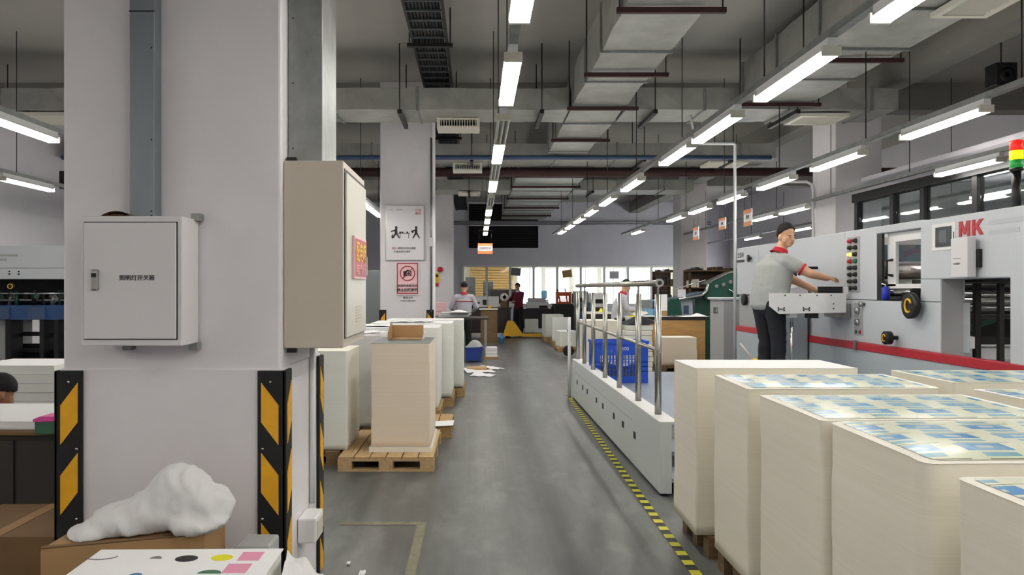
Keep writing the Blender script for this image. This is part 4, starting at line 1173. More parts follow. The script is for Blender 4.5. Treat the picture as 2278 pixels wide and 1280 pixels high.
for z in (1.40, 1.35): MB().lathe([(.007, 0), (.007, -.004)], (3.69, 7.9, z), 'y', 8).build('bolt', 'dark_steel', t)
MB().box(3.255, 3.335, 7.95, 8.03, 1.255, 1.31).build('pole_head', 'white_enamel', t)
MB().cone((3.295, 7.99, PZ+.02), (3.295, 7.99, 1.26), .016, n=10).build('pole', 'chrome', t)
MB().lathe([(.12, 0), (.12, .012), (.03, .03)], (3.295, 7.99, PZ+.002), 'z', 16).build('pole_base', 'dark_steel', t)
MB().box(3.45, 3.55, 7.93, 8.03, 1.25, 1.30).build('clamp', 'dark_steel', t)
t = thing('foot_board', (3.2, 8.6, DZ), 'grey raised foot board under the operator', 'foot board')
MB().box(2.6, 3.44, 7.75, 9.6, PZ-.04, PZ).build('board', 'deck_grey', t)
for y in (7.85, 8.65, 9.45): MB().box(2.65, 3.4, y, y+.08, DZ, PZ-.04).build('bearer', 'dark_steel', t)
# small monitor and control desk behind the operator
t = thing('monitor', (3.5, 8.75, 1.6), 'small monitor glowing white behind the operator', 'monitor')
MB().box(3.5, 3.66, 8.72, 8.76, 1.70, 1.89).build('housing', 'dark_steel', t, bevel=.006)
MB().box(3.51, 3.645, 8.717, 8.72, 1.76, 1.83).build('screen', 'screen_lit', t)
MB().box(3.66, 3.9, 8.73, 8.75, 1.78, 1.81).build('arm', 'dark_steel', t)
t = thing('control_desk', (3.6, 9.3, PZ), 'grey control desk behind the operator on the platform', 'desk')
MB().box(3.5, 3.86, 8.9, 9.5, DZ, 1.3).build('body', 'press_skirt', t, bevel=.01)
MB().prism([(3.45, 1.3), (3.86, 1.3), (3.86, 1.6), (3.6, 1.55)], 1, 8.9, 9.5).build('sloped_top', 'sign_white', t)
# yellow jug with stick
t = thing('oil_jug', (3.02, 8.05, PZ), 'yellow plastic jug with a pale stick by the feet of the operator', 'jug')
MB().lathe([(.05, 0), (.055, .01), (.055, .09), (.03, .12), (.02, .13)], (2.97, 8.15, PZ+.13), 'z', 12).build('body', 'jack_yellow', t)
MB().tube([(2.95, 8.15, PZ+.25), (2.82, 8.17, PZ+.42)], .008, 6).build('stick', 'paper_warm', t)
MB().box(2.80, 3.06, 8.03, 8.33, PZ+.002, PZ+.13).build('base', 'dark_steel', t)

# white conduit post in front of the feeder, conduit on the far column
tag(MB().tube([(3.93, 11.62, 0), (3.93, 11.62, 3.74), (3.92, 11.62, 3.76), (3.9, 11.62, 3.765), (3.35, 11.62, 3.765), (3.25, 11.62, 4.2)], .022, 10).build('conduit_post', 'white_enamel'), 'tall thin white conduit post at the far end of the press', 'pipe')
tag(MB().tube([(6.17, 14.0, 0), (6.17, 14.0, 3.35), (6.14, 14.0, 3.47), (6.05, 14.0, 3.52), (5.6, 14.0, 3.52)], .025, 10).build('conduit_post', 'white_enamel'), 'white conduit bending off the column behind the press', 'pipe')
# glass office partition behind the press
t = thing('glass_partition', (6.4, 8, 0), 'black framed glass office partition behind the press', 'partition')
GX = 6.4
MB().box(GX-.09, GX+.06, 3.8, 12.85, 3.0, 3.14).build('top_beam', 'dark_steel', t)
MB().box(GX-.04, GX+.04, 3.8, 12.85, 1.0, 1.06).build('sill', 'dark_steel', t)
MB().box(GX-.03, GX+.03, 3.8, 12.85, 0, 1.0).build('lower_panel', 'switch_box', t)
ys = (4.2, 5.6, 7.0, 8.4, 9.75, 10.9, 11.7, 12.8)
po = None
for y in ys:
    if po is None: po = MB().box(GX-.05, GX+.05, y-.05, y+.05, 1.06, 3.0).build('post', 'dark_steel', t); y_ = y
    else: share('post', po, (GX, 8+y-y_, 0), t)
for a, b in zip(ys, ys[1:]):
    MB().box(GX-.006, GX+.006, a+.05, b-.05, 1.06, 3.0).build('pane', 'glass_office', t)
struct('ceiling_added_glass_office', MB().box(GX+.07, XR, 3.8, 12.85, 3.35, 3.42), 'wall_paint', label='white ceiling added to make the glass office pale')  # added as a bright surface so the panes look pale
# grey end cabinet of the delivery, with lettering
t = thing('end_cabinet', (4.0, 12.2, 0), 'grey end cabinet with black lettering behind the white post', 'cabinet')
MB().box(3.88, 4.5, 12.0, 12.7, 0, 1.38).build('body', 'press_panel', t, bevel=.01)
MB().box(3.84, 4.5, 11.98, 12.72, 1.38, 1.42).build('top', 'press_grey', t, bevel=.01)
text('出口', .12, 'ink_dark', t, (3.878, 12.4, 1.2), (PI/2, 0, -PI/2), bold=.003)
# ------------------------------------------------------------------ notices on the second column
YS = 13.385
t = thing('notice_board', (-1.25, YS, 2.05), 'big framed white notice board on the second column', 'sign')
MB().box(-1.59, -.913, YS-.02, YS+.014, 2.055, 3.02).build('frame', 'steel_brushed', t, bevel=.003)
MB().box(-1.578, -.925, YS-.023, YS-.019, 2.067, 3.008).build('face', 'sign_white', t)
yf = YS-.0245
def N(m, x0, x1, z0, z1, name='pictogram', par=None): return MB().box(x0, x1, yf-.001, yf+.001, z0, z1).build(name, m, par or t)
def stick(x, z, s, m='ink_black', par=None):
    b = MB(); b.ball((x, yf, z+.19), (.022, .003, .026), 10, 6)
    b.prism([(x-.03*s, z+.16), (x+.02*s, z+.165), (x+.02*s, z+.09), (x-.02*s, z+.09)], 1, yf-.002, yf+.001)
    b.prism([(x-.02*s, z+.1), (x+.02*s, z+.1), (x-.05*s, z), (x-.07*s, z)], 1, yf-.002, yf+.001)
    b.prism([(x-.015*s, z+.1), (x+.02*s, z+.1), (x+.07*s, z), (x+.05*s, z)], 1, yf-.002, yf+.001)
    b.prism([(x-.02*s, z+.155), (x-.02*s, z+.13), (x-.09*s, z+.11), (x-.09*s, z+.13)], 1, yf-.002, yf+.001)
    b.build('pictogram', m, par or t)
stick(-1.405, 2.44, 1); stick(-1.055, 2.44, 1)
N('ink_black', -1.365, -1.165, 2.525, 2.535); N('ink_black', -1.34, -1.33, 2.445, 2.525); N('ink_black', -1.19, -1.18, 2.445, 2.525)
for x in (-1.35, -1.31, -1.225): N('ink_black', x, x+.032, 2.535, 2.56)
N('ink_black', -1.485, -1.45, 2.445, 2.495); N('ink_black', -1.475, -1.46, 2.5, 2.52); N('ink_black', -1.13, -1.10, 2.535, 2.565)
text('珍惜', .05, 'red_sign', t, (-1.02, yf-.001, 2.93)); text('粮食', .05, 'red_sign', t, (-1.02, yf-.001, 2.875))
text('轻轻', .042, 'red_sign', t, (-1.44, yf-.001, 2.265)); text('是我们的安全高度', .042, 'ink_dark', t, (-1.22, yf-.001, 2.265), sx=.95)
text('不要再把它踩坏', .042, 'ink_dark', t, (-1.30, yf-.001, 2.205))
text('AnC', .035, 'ink_grey', t, (-1.49, yf-.001, 2.94)); text('文化印刷', .026, 'red_sign', t, (-1.35, yf-.001, 2.94))
t = thing('prohibition_sign', (-1.2, YS, 1.44), 'red bordered no photography sign on the second column', 'sign')
MB().box(-1.417, -1.0, YS-.006, YS+.014, 1.447, 2.035).build('board', 'sign_white', t)
b = MB(); x0, x1, z0, z1, w = -1.395, -1.022, 1.47, 2.012, .018
b.box(x0, x1, yf+.016, yf+.018, z0, z0+w).box(x0, x1, yf+.016, yf+.018, z1-w, z1).box(x0, x0+w, yf+.016, yf+.018, z0+w, z1-w).box(x1-w, x1, yf+.016, yf+.018, z0+w, z1-w)
b.build('border', 'sign_red', t)
MB().box(x0+w, x1-w, yf+.0175, yf+.0185, z0+w, z1-w).build('face', 'sign_pink', t)
cx, cz = -1.208, 1.83; yq = yf+.014
MB().tube([(cx+.125*math.cos(a*PI/20), yq, cz+.125*math.sin(a*PI/20)) for a in range(41)], .008, 6).build('ring', 'sign_red', t)
MB().box(cx-.07, cx+.07, yq-.001, yq+.001, cz-.045, cz+.04).box(cx-.02, cx+.03, yq-.001, yq+.001, cz+.04, cz+.06).build('camera_symbol', 'ink_black', t)
MB().tube([(cx+.02+.03*math.cos(a*PI/10), yq-.002, cz-.003+.03*math.sin(a*PI/10)) for a in range(21)], .006, 6).build('lens_symbol', 'sign_pink', t)
MB().tube([(cx-.085, yq-.004, cz-.088), (cx+.085, yq-.004, cz+.088)], .007, 6).build('slash', 'sign_red', t)
text('车间内未经允许', .05, 'ink_dark', t, (-1.208, yq, 1.61), bold=.001); text('禁止拍照摄像', .06, 'ink_dark', t, (-1.208, yq, 1.535), bold=.001)
t = thing('wall_lettering', (-1.2, 13.398, 1.33), 'small black lettering below the no photography sign', 'lettering')
text('谢谢合作', .045, 'ink_dark', t, (-1.2, 13.398, 1.4)); text('公司员工请遵守规定', .03, 'ink_grey', t, (-1.2, 13.398, 1.345))
t = thing('conduit', (-.79, 13.37, 0), 'grey conduit with junction box on the corner of the second column', 'conduit')
MB().tube([(-.79, 13.36, 1.15), (-.79, 13.36, 4.2)], .02, 8).build('pipe', 'galvanised', t)
MB().box(-.83, -.75, 13.33, 13.385, 2.3, 2.45).build('junction_box', 'switch_box', t, bevel=.005)
t = thing('fire_alarm', (-1.1, 23.15, 1.6), 'red alarm bell with yellow call sign on the column behind the second column', 'alarm')
MB().lathe([(.02, 0), (.08, -.02), (.085, -.06), (.03, -.09)], (-1.1, 23.19, 2.15), 'y', 16).build('bell', 'button_red', t)
MB().box(-1.27, -1.13, 23.17, 23.19, 1.75, 2.05).build('yellow_sign', 'sign_yellow', t)
MB().box(-1.24, -1.16, 23.165, 23.172, 1.92, 2.0).build('symbol', 'ink_black', t)
MB().box(-1.26, -1.15, 23.16, 23.19, 1.64, 1.73).build('call_point', 'button_red', t)

# hanging signs on the light rails
def hang_sign(x, y, zt, w, h, rz, label, body=None):
    t = thing('hanging_sign', (x, y, zt-h), label, 'sign', 'hanging signs')
    MB().box(x-w/2, x+w/2, y-.006, y+.006, zt-h, zt).build('board', 'sign_white', t)
    MB().box(x-w/2, x+w/2, y-.0075, y-.006, zt-h*.24, zt).build('top_band', 'ink_orange', t)
    MB().box(x-w/2, x+w/2, y-.0075, y-.006, zt-h, zt-h*.74).build('bottom_band', 'ink_orange', t)
    if body: text(body, h*.27, 'ink_dark', t, (x, y-.008, zt-h*.48), space=1.05)
    for q in (-1, 1): MB().cone((x+q*w*.42, y, zt), (x+q*w*.42, y, LZ+.09), .003, n=5).build('wire', 'rod_steel', t)
    MB().box(x-w*.45, x+w*.45, y-.01, y+.01, LZ+.085, LZ+.1).build('spreader_bar', 'rod_steel', t)
    t.rotation_euler = (0, 0, rz)
hang_sign(.235, 20.6, 2.79, .40, .285, 0, 'orange and white hanging sign over the end of the aisle', '印刷检测')
hang_sign(4.28, 12.05, 2.81, .36, .26, -PI/2, 'orange hanging sign right of the white post', '模切')
hang_sign(4.28, 13.3, 2.79, .36, .2, -PI/2, 'orange and white hanging sign left of the white post', '压痕')
hang_sign(4.28, 14.9, 2.76, .36, .25, -PI/2, 'farthest hanging sign near the lilac column', '清废')
for k, (x, y, z, lb) in enumerate(((-6.9, 13.0, 3.25, 'black loudspeaker hung at the left behind the near column'), (7.0, 10.2, 4.25, 'black loudspeaker hung under the ceiling at the top right'))):
    t = thing('loudspeaker', (x, y, z), lb, 'speaker', 'hung loudspeakers')
    MB().box(x-.14, x+.14, y-.12, y+.12, z, z+.3).build('cabinet', 'black_plastic', t, bevel=.012)
    MB().lathe([(.1, 0), (.1, -.008), (.03, .0)], (x, y-.12, z+.13), 'y', 16).build('cone', 'dark_steel', t)
    MB().cone((x, y, z+.3), (x, y, ZC-.002), .01, n=6).build('rod', 'rod_steel', t)

# ------------------------------------------------------------------ machine at the far left
t = thing('folding_machine', (-5.6, 9.6, 0), 'white and blue folding machine behind the near column on the left', 'machine')
MB().box(-7.6, -4.62, 9.0, 10.6, 1.80, 2.06).build('upper_beam', 'press_grey', t, bevel=.006)
MB().box(-7.6, -4.62, 9.0, 10.6, 1.67, 1.797).build('lower_beam', 'press_grey', t, bevel=.004)
for z, w in ((1.95, .35), (1.90, .22)): MB().box(-5.75, -5.75+w, 8.997, 9.0, z-.012, z+.012).build('faded_lettering', 'press_panel', t)
for x in (-5.5, -5.39):
    for z in (1.73, 1.76): MB().lathe([(.01, 0), (.01, -.006)], (x, 9.0, z), 'y', 8).build('bolt', 'black_plastic', t)
MB().box(-7.6, -4.62, 9.5, 9.55, 1.36, 1.67).build('back_plate', 'interior_dark', t)
rr = random.Random(3)
for k in range(26):
    x = -6.0+k*.053; z = 1.37+rr.random()*.08; s = .02+rr.random()*.035; y = 9.1+rr.random()*.25
    m = ['dark_steel', 'steel_brushed', 'galvanised', 'black_plastic', 'machine_green'][k % 5]
    if k % 2: MB().cone((x, y, 1.36), (x+rr.uniform(-.03, .03), y, z+.12), s*.5, n=8).build('spindle', m, t)
    else: MB().obox((x, y, z+.05), (s*1.6, s*2, s*2.2), (0, rr.uniform(-.6, .6), rr.random())).build('carriage', m, t)
MB().tube([(-6.2, 9.12, 1.5), (-4.7, 9.12, 1.5)], .012, 8).build('guide_rod', 'chrome', t)
MB().tube([(-6.2, 9.2, 1.42), (-4.7, 9.2, 1.42)], .015, 8).build('guide_rod', 'steel_brushed', t)
w = MB().lathe([(.01, 0), (.045, 0), (.045, -.05), (.02, -.055)], (-5.49, 9.05, 1.585), 'y', 16).build('hand_dial', 'black_plastic', t)
MB().tube([(-5.49+.028*math.cos(a*PI/8), 8.993, 1.585+.028*math.sin(a*PI/8)) for a in range(17)], .006, 6).build('dial_ring', 'jack_yellow', w)
MB().box(-7.6, -4.62, 9.05, 9.9, 1.19, 1.36).build('blue_bed', 'machine_blue', t)
for x in (-5.62, -5.2, -4.78): MB().box(x-.1, x+.1, 9.02, 9.05, 1.195, 1.335).build('bed_block', 'blue_pipe', t)
for x, w in ((-5.55, .06), (-5.15, .05), (-4.98, .05), (-4.72, .12), (-6.6, .4)): MB().box(x-w/2, x+w/2, 9.05, 9.3, 0, 1.19).build('leg', 'dark_steel', t)
MB().box(-6.0, -5.58, 9.15, 9.6, 0, 1.19).build('side_cover', 'press_panel', t)
for z in (.98, .78, .62): MB().box(-5.6, -4.66, 9.3, 9.36, z, z+.05).build('cross_bar', 'dark_steel', t)
MB().box(-5.6, -4.66, 9.4, 9.45, 0, .88).build('lower_guard', 'interior_dark', t)

# ------------------------------------------------------------------ work areas at the far end, left of the aisle
def table(x0, x1, y0, y1, z, label, top='desk_dark', leg='rod_steel', th=.04, group=None, name='work_table', panel=None):
    t = thing(name, ((x0+x1)/2, (y0+y1)/2, 0), label, 'table', group)
    MB().box(x0, x1, y0, y1, z-th, z).build('table_top', top, t)
    for x in (x0+.03, x1-.08):
        for y in (y0+.03, y1-.08): MB().box(x, x+.05, y, y+.05, 0, z-th).build('leg', leg, t)
    if panel: MB().box(x0+.05, x1-.05, y0+.02, y0+.04, .12, z-th).build('front_panel', panel, t)
    return t
table(-.88, .26, 17.0, 17.9, .915, 'dark topped work table behind the long row of stacks', 'desk_dark', 'steel_brushed')
for k in range(5):
    a = random.Random(k+40).uniform(-.2, .2)
    p_ = tag(MB().box(-.32, .32, -.2, .2, 0, .02).build('paper_bundle', 'paper_white'), ['lowest', 'second', 'middle', 'fourth', 'top'][k] + ' bundle of the white papers on the dark work table', 'paper', 'papers on the work table')
    p_.location = (-.55+.02*k, 17.45, .917+.023*k); p_.rotation_euler = (0, 0, a)
tag(MB().grid(lambda u, v: (-.6+.5*u, 17.05+.3*v, 1.035+.05*math.sin(u*4)*v), 10, 6).build('plan_sheet', 'paper_white'), 'large curling sheet on the papers of the work table', 'paper')
for k in range(3):
    tag(MB().box(-1.0+.01*k, -.74+.01*k, 18.4, 18.7, .92+.105*k, 1.02+.105*k).build('pink_box', 'sign_pink'), ['lowest', 'middle', 'topmost'][k] + ' of the pink boxes beside the second column', 'box', 'pink boxes')
table(-1.15, -.66, 18.25, 18.95, .918, 'table carrying the pink boxes behind the second column', 'locker_grey', 'rod_steel')
t = thing('locker', (-2.4, 15.2, 0), 'grey steel locker left of the second column', 'locker')
MB().box(-2.95, -1.86, 15.0, 15.6, 0, 1.92).build('body', 'locker_grey', t, bevel=.01)
for x in (-2.93, -2.39): MB().box(x, x+.52, 14.985, 15.0, .05, 1.88).build('door', 'locker_grey', t); 
t = thing('wood_cabinet', (.36, 22.2, 0), 'brown wooden cabinet beside the work table', 'cabinet')
MB().box(.12, .6, 22.0, 22.6, 0, .96).build('body', 'old_wood', t)
MB().box(.08, .62, 21.97, 22.62, .96, .99).build('top', 'paper_warm', t)
MB().box(.14, .58, 21.985, 22.0, .1, .93).build('door', 'old_wood', t)
tag(MB().lathe([(.05, 0), (.05, .05), (.02, .08), (.02, .12)], (.38, 22.2, .992), 'z', 10).build('glue_pot', 'jack_yellow'), 'small yellow pot on the wooden cabinet', 'pot')
tag(MB().lathe([(.05, 0), (.05, .2), (.025, .25), (.025, .3)], (.72, 21.9, 0), 'z', 10).build('water_bottle', 'ink_blue'), 'blue bottle on the floor by the wooden cabinet', 'bottle')
t = thing('blue_bin', (-.05, 16.4, 0), 'blue bin under the dark work table', 'bin')
MB().prism([(-.22, .03), (.10, .03), (.13, .31), (-.24, .31)], 1, 16.2, 16.6).build('body', 'blue_box', t)
MB().box(-.25, .14, 16.18, 16.62, .29, .315).build('rim', 'blue_box', t)
tag(MB().grid(lambda u, v: (-.23+.36*u, 16.2+.38*v, .32+.16*math.sin(u*PI)*math.sin(v*PI)**.5*(.6+.6*u)+.03*noise.noise(Vector((u*6, v*6, 1)))), 12, 10).build('grey_cloth', 'shirt_grey'), 'grey cloth heaped on the blue bin', 'cloth')
for k, (x, y, w, d, a) in enumerate(((.05, 14.4, .55, .5, .2), (.12, 13.7, .4, .35, -.3), (.3, 15.0, .3, .5, .5))):
    tag(MB().grid(lambda u, v: (x+w*(u-.5)*math.cos(a)-d*(v-.5)*math.sin(a), y+w*(u-.5)*math.sin(a)+d*(v-.5)*math.cos(a), .006+.05*(1-u)**2*v+.01*math.sin(u*7)**2), 10, 8).build('floor_paper', 'paper_white'), ['largest', 'nearest', 'farthest'][k] + ' white sheet lying on the floor past the long row of stacks', 'paper', 'papers on the floor')
tag(MB().box(-.18, .2, 14.5, 14.9, .0, .05).build('cardboard_sheet', 'cardboard_pale'), 'flat cardboard under the floor papers', 'cardboard')
for k in range(3):
    tag(MB().box(.2, .46, 16.95, 17.35, .05+k*.07, .115+k*.07).build('paper_bundle', 'paper_white'), ['lowest', 'middle', 'top'][k] + ' bundle of the small white pile beside the table leg', 'paper', 'paper bundles by the table leg')
pallet(.16, .5, 16.9, 17.4, 'small pallet under the white pile beside the table leg', 'far pallets', h=.05)
table(-.25, 1.15, 25.0, 25.8, .95, 'dark table with propped prints in front of the end windows', 'desk_dark', 'dark_steel', panel='desk_dark')
for k, (x, w, m) in enumerate(((-.03, .38, 'paper_white'), (.38, .36, 'paper_white'))):
    s = tag(MB().obox((x+w/2, 25.3, 1.14), (w, .01, .36), (-.2, 0, 0)).build('print_board', m), ['white print with dark pictures propped on the dark table', 'plain white board propped on the dark table'][k], 'print')
    if k == 0: MB().obox((.05, 25.28, 1.1), (.13, .006, .06), (-.2, 0, 0)).build('picture', 'ink_grey', s); MB().obox((.27, 25.27, 1.12), (.13, .006, .17), (-.2, 0, 0)).build('picture', 'ink_dark', s)
tag(MB().lathe([(.14, 0), (.14, .1), (.06, .1), (.06, 0)], (.92, 25.2, 1.29), 'y', 18).build('tape_roll', 'paper_warm'), 'round pale tape roll standing on the dark table', 'tape')
tag(MB().box(.8, 1.05, 25.1, 25.5, .952, 1.15).build('small_carton', 'cardboard_dark'), 'brown carton on the dark table by the man in maroon', 'box')
# pallet jack
t = thing('pallet_jack', (1.3, 24.5, 0), 'yellow pallet jack in front of the man in maroon', 'pallet jack')
MB().prism([(.86, .06), (1.5, .06), (1.42, .2), (1.2, .52), (1.0, .55), (.92, .3)], 1, 24.25, 24.75).build('body', 'jack_yellow', t)
for y in (24.22, 24.62): MB().box(1.45, 2.5, y, y+.16, .05, .12).build('fork', 'jack_yellow', t)
MB().tube([(1.02, 24.5, .5), (1.0, 24.5, .9), (1.02, 24.5, 1.2)], .03, 8).build('handle', 'dark_steel', t)
MB().tube([(1.02, 24.38, 1.2), (1.02, 24.62, 1.2)], .02, 8).build('grip', 'black_plastic', t)
MB().lathe([(.09, -.05), (.09, .05)], (.98, 24.5, .09), 'y', 14).build('wheel', 'black_rubber', t)
for y in (24.3, 24.7): MB().lathe([(.045, -.04), (.045, .04)], (2.4, y, .045), 'y', 12).build('wheel', 'black_rubber', t)

# ------------------------------------------------------------------ far end, right of the aisle
table(1.5, 4.1, 27.9, 28.7, .85, 'long dark desk in front of the end windows', 'desk_dark', 'dark_steel', panel='desk_dark')
t = thing('printer', (2.3, 28.2, .852), 'white printer on the long dark desk', 'printer')
MB().box(1.85, 2.65, 28.0, 28.5, .852, 1.08).build('body', 'white_enamel', t, bevel=.02)
MB().box(2.3, 2.6, 27.97, 28.0, .87, .95).build('paper_slot', 'dark_steel', t)
MB().prism([(28.0, 1.08), (28.4, 1.08), (28.45, 1.22), (28.4, 1.22)], 0, 1.9, 2.55).build('paper_tray', 'switch_box', t)
stack(1.7, 2.15, 26.6, 27.1, .03, .5, 'white parcel on the floor behind the man in maroon', 'far white stacks', edge='board_edge_white', top='paper_white', levels=8)
stack(2.02, 2.55, 22.6, 23.3, .13, .8, 'white stack beside the pallet jack fork', 'far white stacks', edge='board_edge_white', top='paper_white', rot=.08, levels=8, seed=3)
stack(2.1, 2.62, 20.9, 21.6, .13, .76, 'leaning white stack between the pallet jack and the railing', 'far white stacks', edge='board_edge_white', top='paper_white', rot=-.1, levels=8, seed=4)
stack(2.05, 2.5, 19.0, 19.6, .1, .5, 'low white stack nearest the railing', 'far white stacks', edge='board_edge_white', top='paper_white', rot=.12, levels=8, seed=5)
pallet(2.0, 2.6, 22.55, 23.35, 'pallet under the white stack by the pallet jack', 'far pallets')
pallet(2.08, 2.66, 20.85, 21.65, 'pallet under the leaning white stack', 'far pallets')
pallet(2.0, 2.6, 18.9, 19.7, 'low pallet nearest the railing', 'far pallets', h=.09)
t = thing('hand_truck', (2.1, 17.6, 0), 'black hand truck wheel beside the far railing end', 'hand truck')
MB().lathe([(.03, 0), (.12, 0), (.13, .02), (.12, .05), (.03, .05)], (2.12, 17.6, .13), 'y', 18).build('wheel', 'black_rubber', t)
MB().tube([(2.12, 17.62, .13), (2.16, 17.6, .4), (2.1, 17.6, .62)], .02, 8).build('frame_tube', 'dark_steel', t)
MB().box(1.98, 2.2, 17.5, 17.7, .0, .02).build('toe_plate', 'steel_brushed', t)
table(2.6, 3.5, 25.8, 26.6, 1.06, 'black shelf table under the orange crate', 'desk_dark', 'dark_steel', panel='interior_dark')
crate(2.72, 3.22, 25.9, 26.3, 1.062, 1.46, 'orange_crate', 'orange plastic crate on the black shelf table')
for k, (x, z) in enumerate(((2.85, 1.35), (3.1, 1.38))):
    tag(MB().tube([(x, 26.1, 1.12), (x-.08, 26.1, z+.2)], .025, 8).build('paper_roll', ['ink_dark', 'paper_warm'][k]), ['dark roll', 'pale roll'][k] + ' sticking out of the orange crate', 'roll')
for k, (x0, x1, y, z, m, lb) in enumerate(((2.75, 3.05, 21.0, 1.5, 'locker_grey', 'grey copier'), (3.12, 3.6, 21.2, 1.45, 'switch_box', 'pale copier'), (2.7, 3.0, 20.2, 1.2, 'machine_teal', 'dark teal'))):
    t = thing('office_machine', ((x0+x1)/2, y, 0), lb + ' machine behind the railing and the standing man', 'machine', 'grey machines behind the railing')
    MB().box(x0, x1, y, y+.6, 0, z*.72).build('base_cabinet', 'cabinet_dark' if k < 2 else 'blue_box', t)
    MB().box(x0-.02, x1+.02, y-.02, y+.62, z*.72, z).build('upper_body', m, t, bevel=.02)
    MB().box(x0+.05, x1-.05, y-.03, y-.02, z*.8, z*.88).build('paper_slot', 'dark_steel', t)
table(2.6, 3.5, 18.2, 18.8, 1.0, 'pale topped table behind the standing man', 'paper_warm', 'rod_steel', panel='cabinet_dark')
tag(MB().lathe([(.06, 0), (.06, .02), (.03, .06), (.03, .09)], (3.0, 18.4, 1.001), 'z', 10).build('glue_pot', 'ink_yellow'), 'yellow pot on the pale topped table', 'pot')
table(3.15, 4.15, 15.9, 16.7, .97, 'white topped packing table in front of the standing man', 'paper_warm', 'rod_steel', panel='cabinet_dark')
for k, (x, z, m, a) in enumerate(((3.62, .972, 'cyan_sheet', .1), (3.86, .972, 'ink_blue', -.1), (3.62, 1.16, 'locker_grey', .0), (3.86, 1.16, 'cyan_sheet', .2))):
    o = tag(MB().box(-.11, .11, -.15, .15, 0, .17).build('wrapped_bundle', m, bevel=.02), ['pale blue bundle low on the left', 'deep blue bundle low on the right', 'grey bundle on the left upper row', 'pale blue bundle on the right upper row'][k] + ' of the packing table', 'bundle', 'bundles on the packing table')
    o.location = (x, 16.3, z); o.rotation_euler = (0, 0, a)
tag(MB().obox((3.42, 16.15, 1.06), (.3, .3, .012), (.35, -.25, .3)).build('work_sheet', 'paper_warm'), 'cream sheet held up on the packing table', 'paper')
tag(MB().box(3.2, 3.36, 15.95, 16.05, .971, 1.0).build('yellow_pad', 'ink_yellow'), 'yellow pad on the packing table', 'pad')
stack(1.86, 2.5, 13.3, 14.0, .13, 1.0, 'cream board stack behind the blue crate', 'stacks behind the railing', levels=10, seed=21)
pallet(1.84, 2.55, 13.25, 14.05, 'pallet under the cream stack behind the blue crate', 'far pallets')
for k in range(9):
    j = random.Random(k+60).uniform(-.02, .02)
    rm = thing('paper_bundle', (2.78, 13.3, .13+k*.09), '%s bundle of the white pile beside the plywood bench' % (['lowest', 'second'] + ORD[2:9])[k], 'paper', 'white bundle pile by the bench')
    MB().box(2.56+j, 3.02+j, 13.1+j, 13.6+j, .13+k*.09, .2+k*.09).build('sheets', 'board_edge_white', rm)
    MB().box(2.565+j, 3.015+j, 13.11+j, 13.59+j, .2+k*.09, .212+k*.09).build('interleaf', 'paper_warm', rm)
pallet(2.54, 3.06, 13.05, 13.65, 'pallet under the white bundle pile', 'far pallets')
tag(MB().grid(lambda u, v: (2.55+.6*u, 13.1+.5*v, .955+.13*math.sin(u*PI)*math.sin(v*PI)**.6+.02*noise.noise(Vector((u*7, v*7, 0)))), 14, 10).build('dark_cloth', 'cloth_dark'), 'dark cloth heaped on the white bundle pile', 'cloth')
t = table(3.28, 4.52, 14.9, 15.7, 1.01, 'workbench with a plywood front behind the railing', 'desk_dark', 'dark_steel', panel='plywood', th=.06)
MB().grid(lambda u, v: (3.2+1.36*u, 14.86+.6*v, 1.014+.05*(u > .85)*math.sin((u-.85)*20)*v+.006*math.sin(u*9)), 24, 4).build('paper_cover', 'paper_white', t)
stack(3.45, 4.1, 14.2, 14.75, .13, .65, 'cream board stack in front of the plywood bench', 'stacks behind the railing', edge='board_edge_warm', levels=8, seed=22)
pallet(3.4, 4.15, 14.15, 14.78, 'dark pallet under the stack before the plywood bench', 'far pallets', m='old_wood')
t = thing('tall_carton', (3.76, 15.4, 1.02), 'tall white and brown carton on the plywood bench', 'carton')
MB().box(3.7, 3.82, 15.3, 15.45, 1.12, 1.45).build('upper', 'paper_white', t); MB().box(3.7, 3.82, 15.3, 15.45, 1.02, 1.12).build('lower', 'cardboard', t)
t = thing('office_chair', (4.2, 16.3, 0), 'green backed chair behind the plywood bench', 'chair')
MB().prism([(4.04, 1.0), (4.04, 1.25), (4.1, 1.34), (4.28, 1.35), (4.33, 1.28), (4.36, 1.0)], 1, 16.2, 16.25).build('backrest', 'machine_green', t)
MB().box(4.02, 4.38, 16.24, 16.62, .45, .52).build('seat', 'machine_green', t, bevel=.02)
MB().tube([(4.2, 16.4, .05), (4.2, 16.4, .45)], .025, 8).build('post', 'dark_steel', t)
MB().tube([(4.2, 16.28, .5), (4.2, 16.24, 1.05)], .02, 8).build('back_bar', 'dark_steel', t)
for a in range(5): MB().tube([(4.2, 16.4, .07), (4.2+.28*math.cos(a*2*PI/5), 16.4+.28*math.sin(a*2*PI/5), .03)], .018, 6).build('foot', 'black_plastic', t)
t = thing('black_bag', (3.32, 26.1, 1.062), 'black bag standing beside the orange crate', 'bag')
MB().box(3.27, 3.46, 25.95, 26.25, 1.062, 1.42).build('body', 'cloth_black', t, bevel=.04)
MB().tube([(3.31, 26.1, 1.41), (3.33, 26.1, 1.52), (3.4, 26.1, 1.52), (3.42, 26.1, 1.41)], .012, 6).build('strap', 'cloth_black', t)
for k, (x, w, h, m) in enumerate(((3.25, .3, .12, 'paper_white'), (3.62, .25, .2, 'cardboard'), (2.75, .2, .08, 'ink_blue'))):
    tag(MB().box(x, x+w, 28.05, 28.4, .852, .852+h).build('desk_carton', m), ['white pile', 'brown carton', 'blue folder'][k] + ' on the long dark desk', 'box')
t = thing('desk_monitor', (-.15, 25.4, .952), 'black monitor at the left end of the dark table', 'monitor')
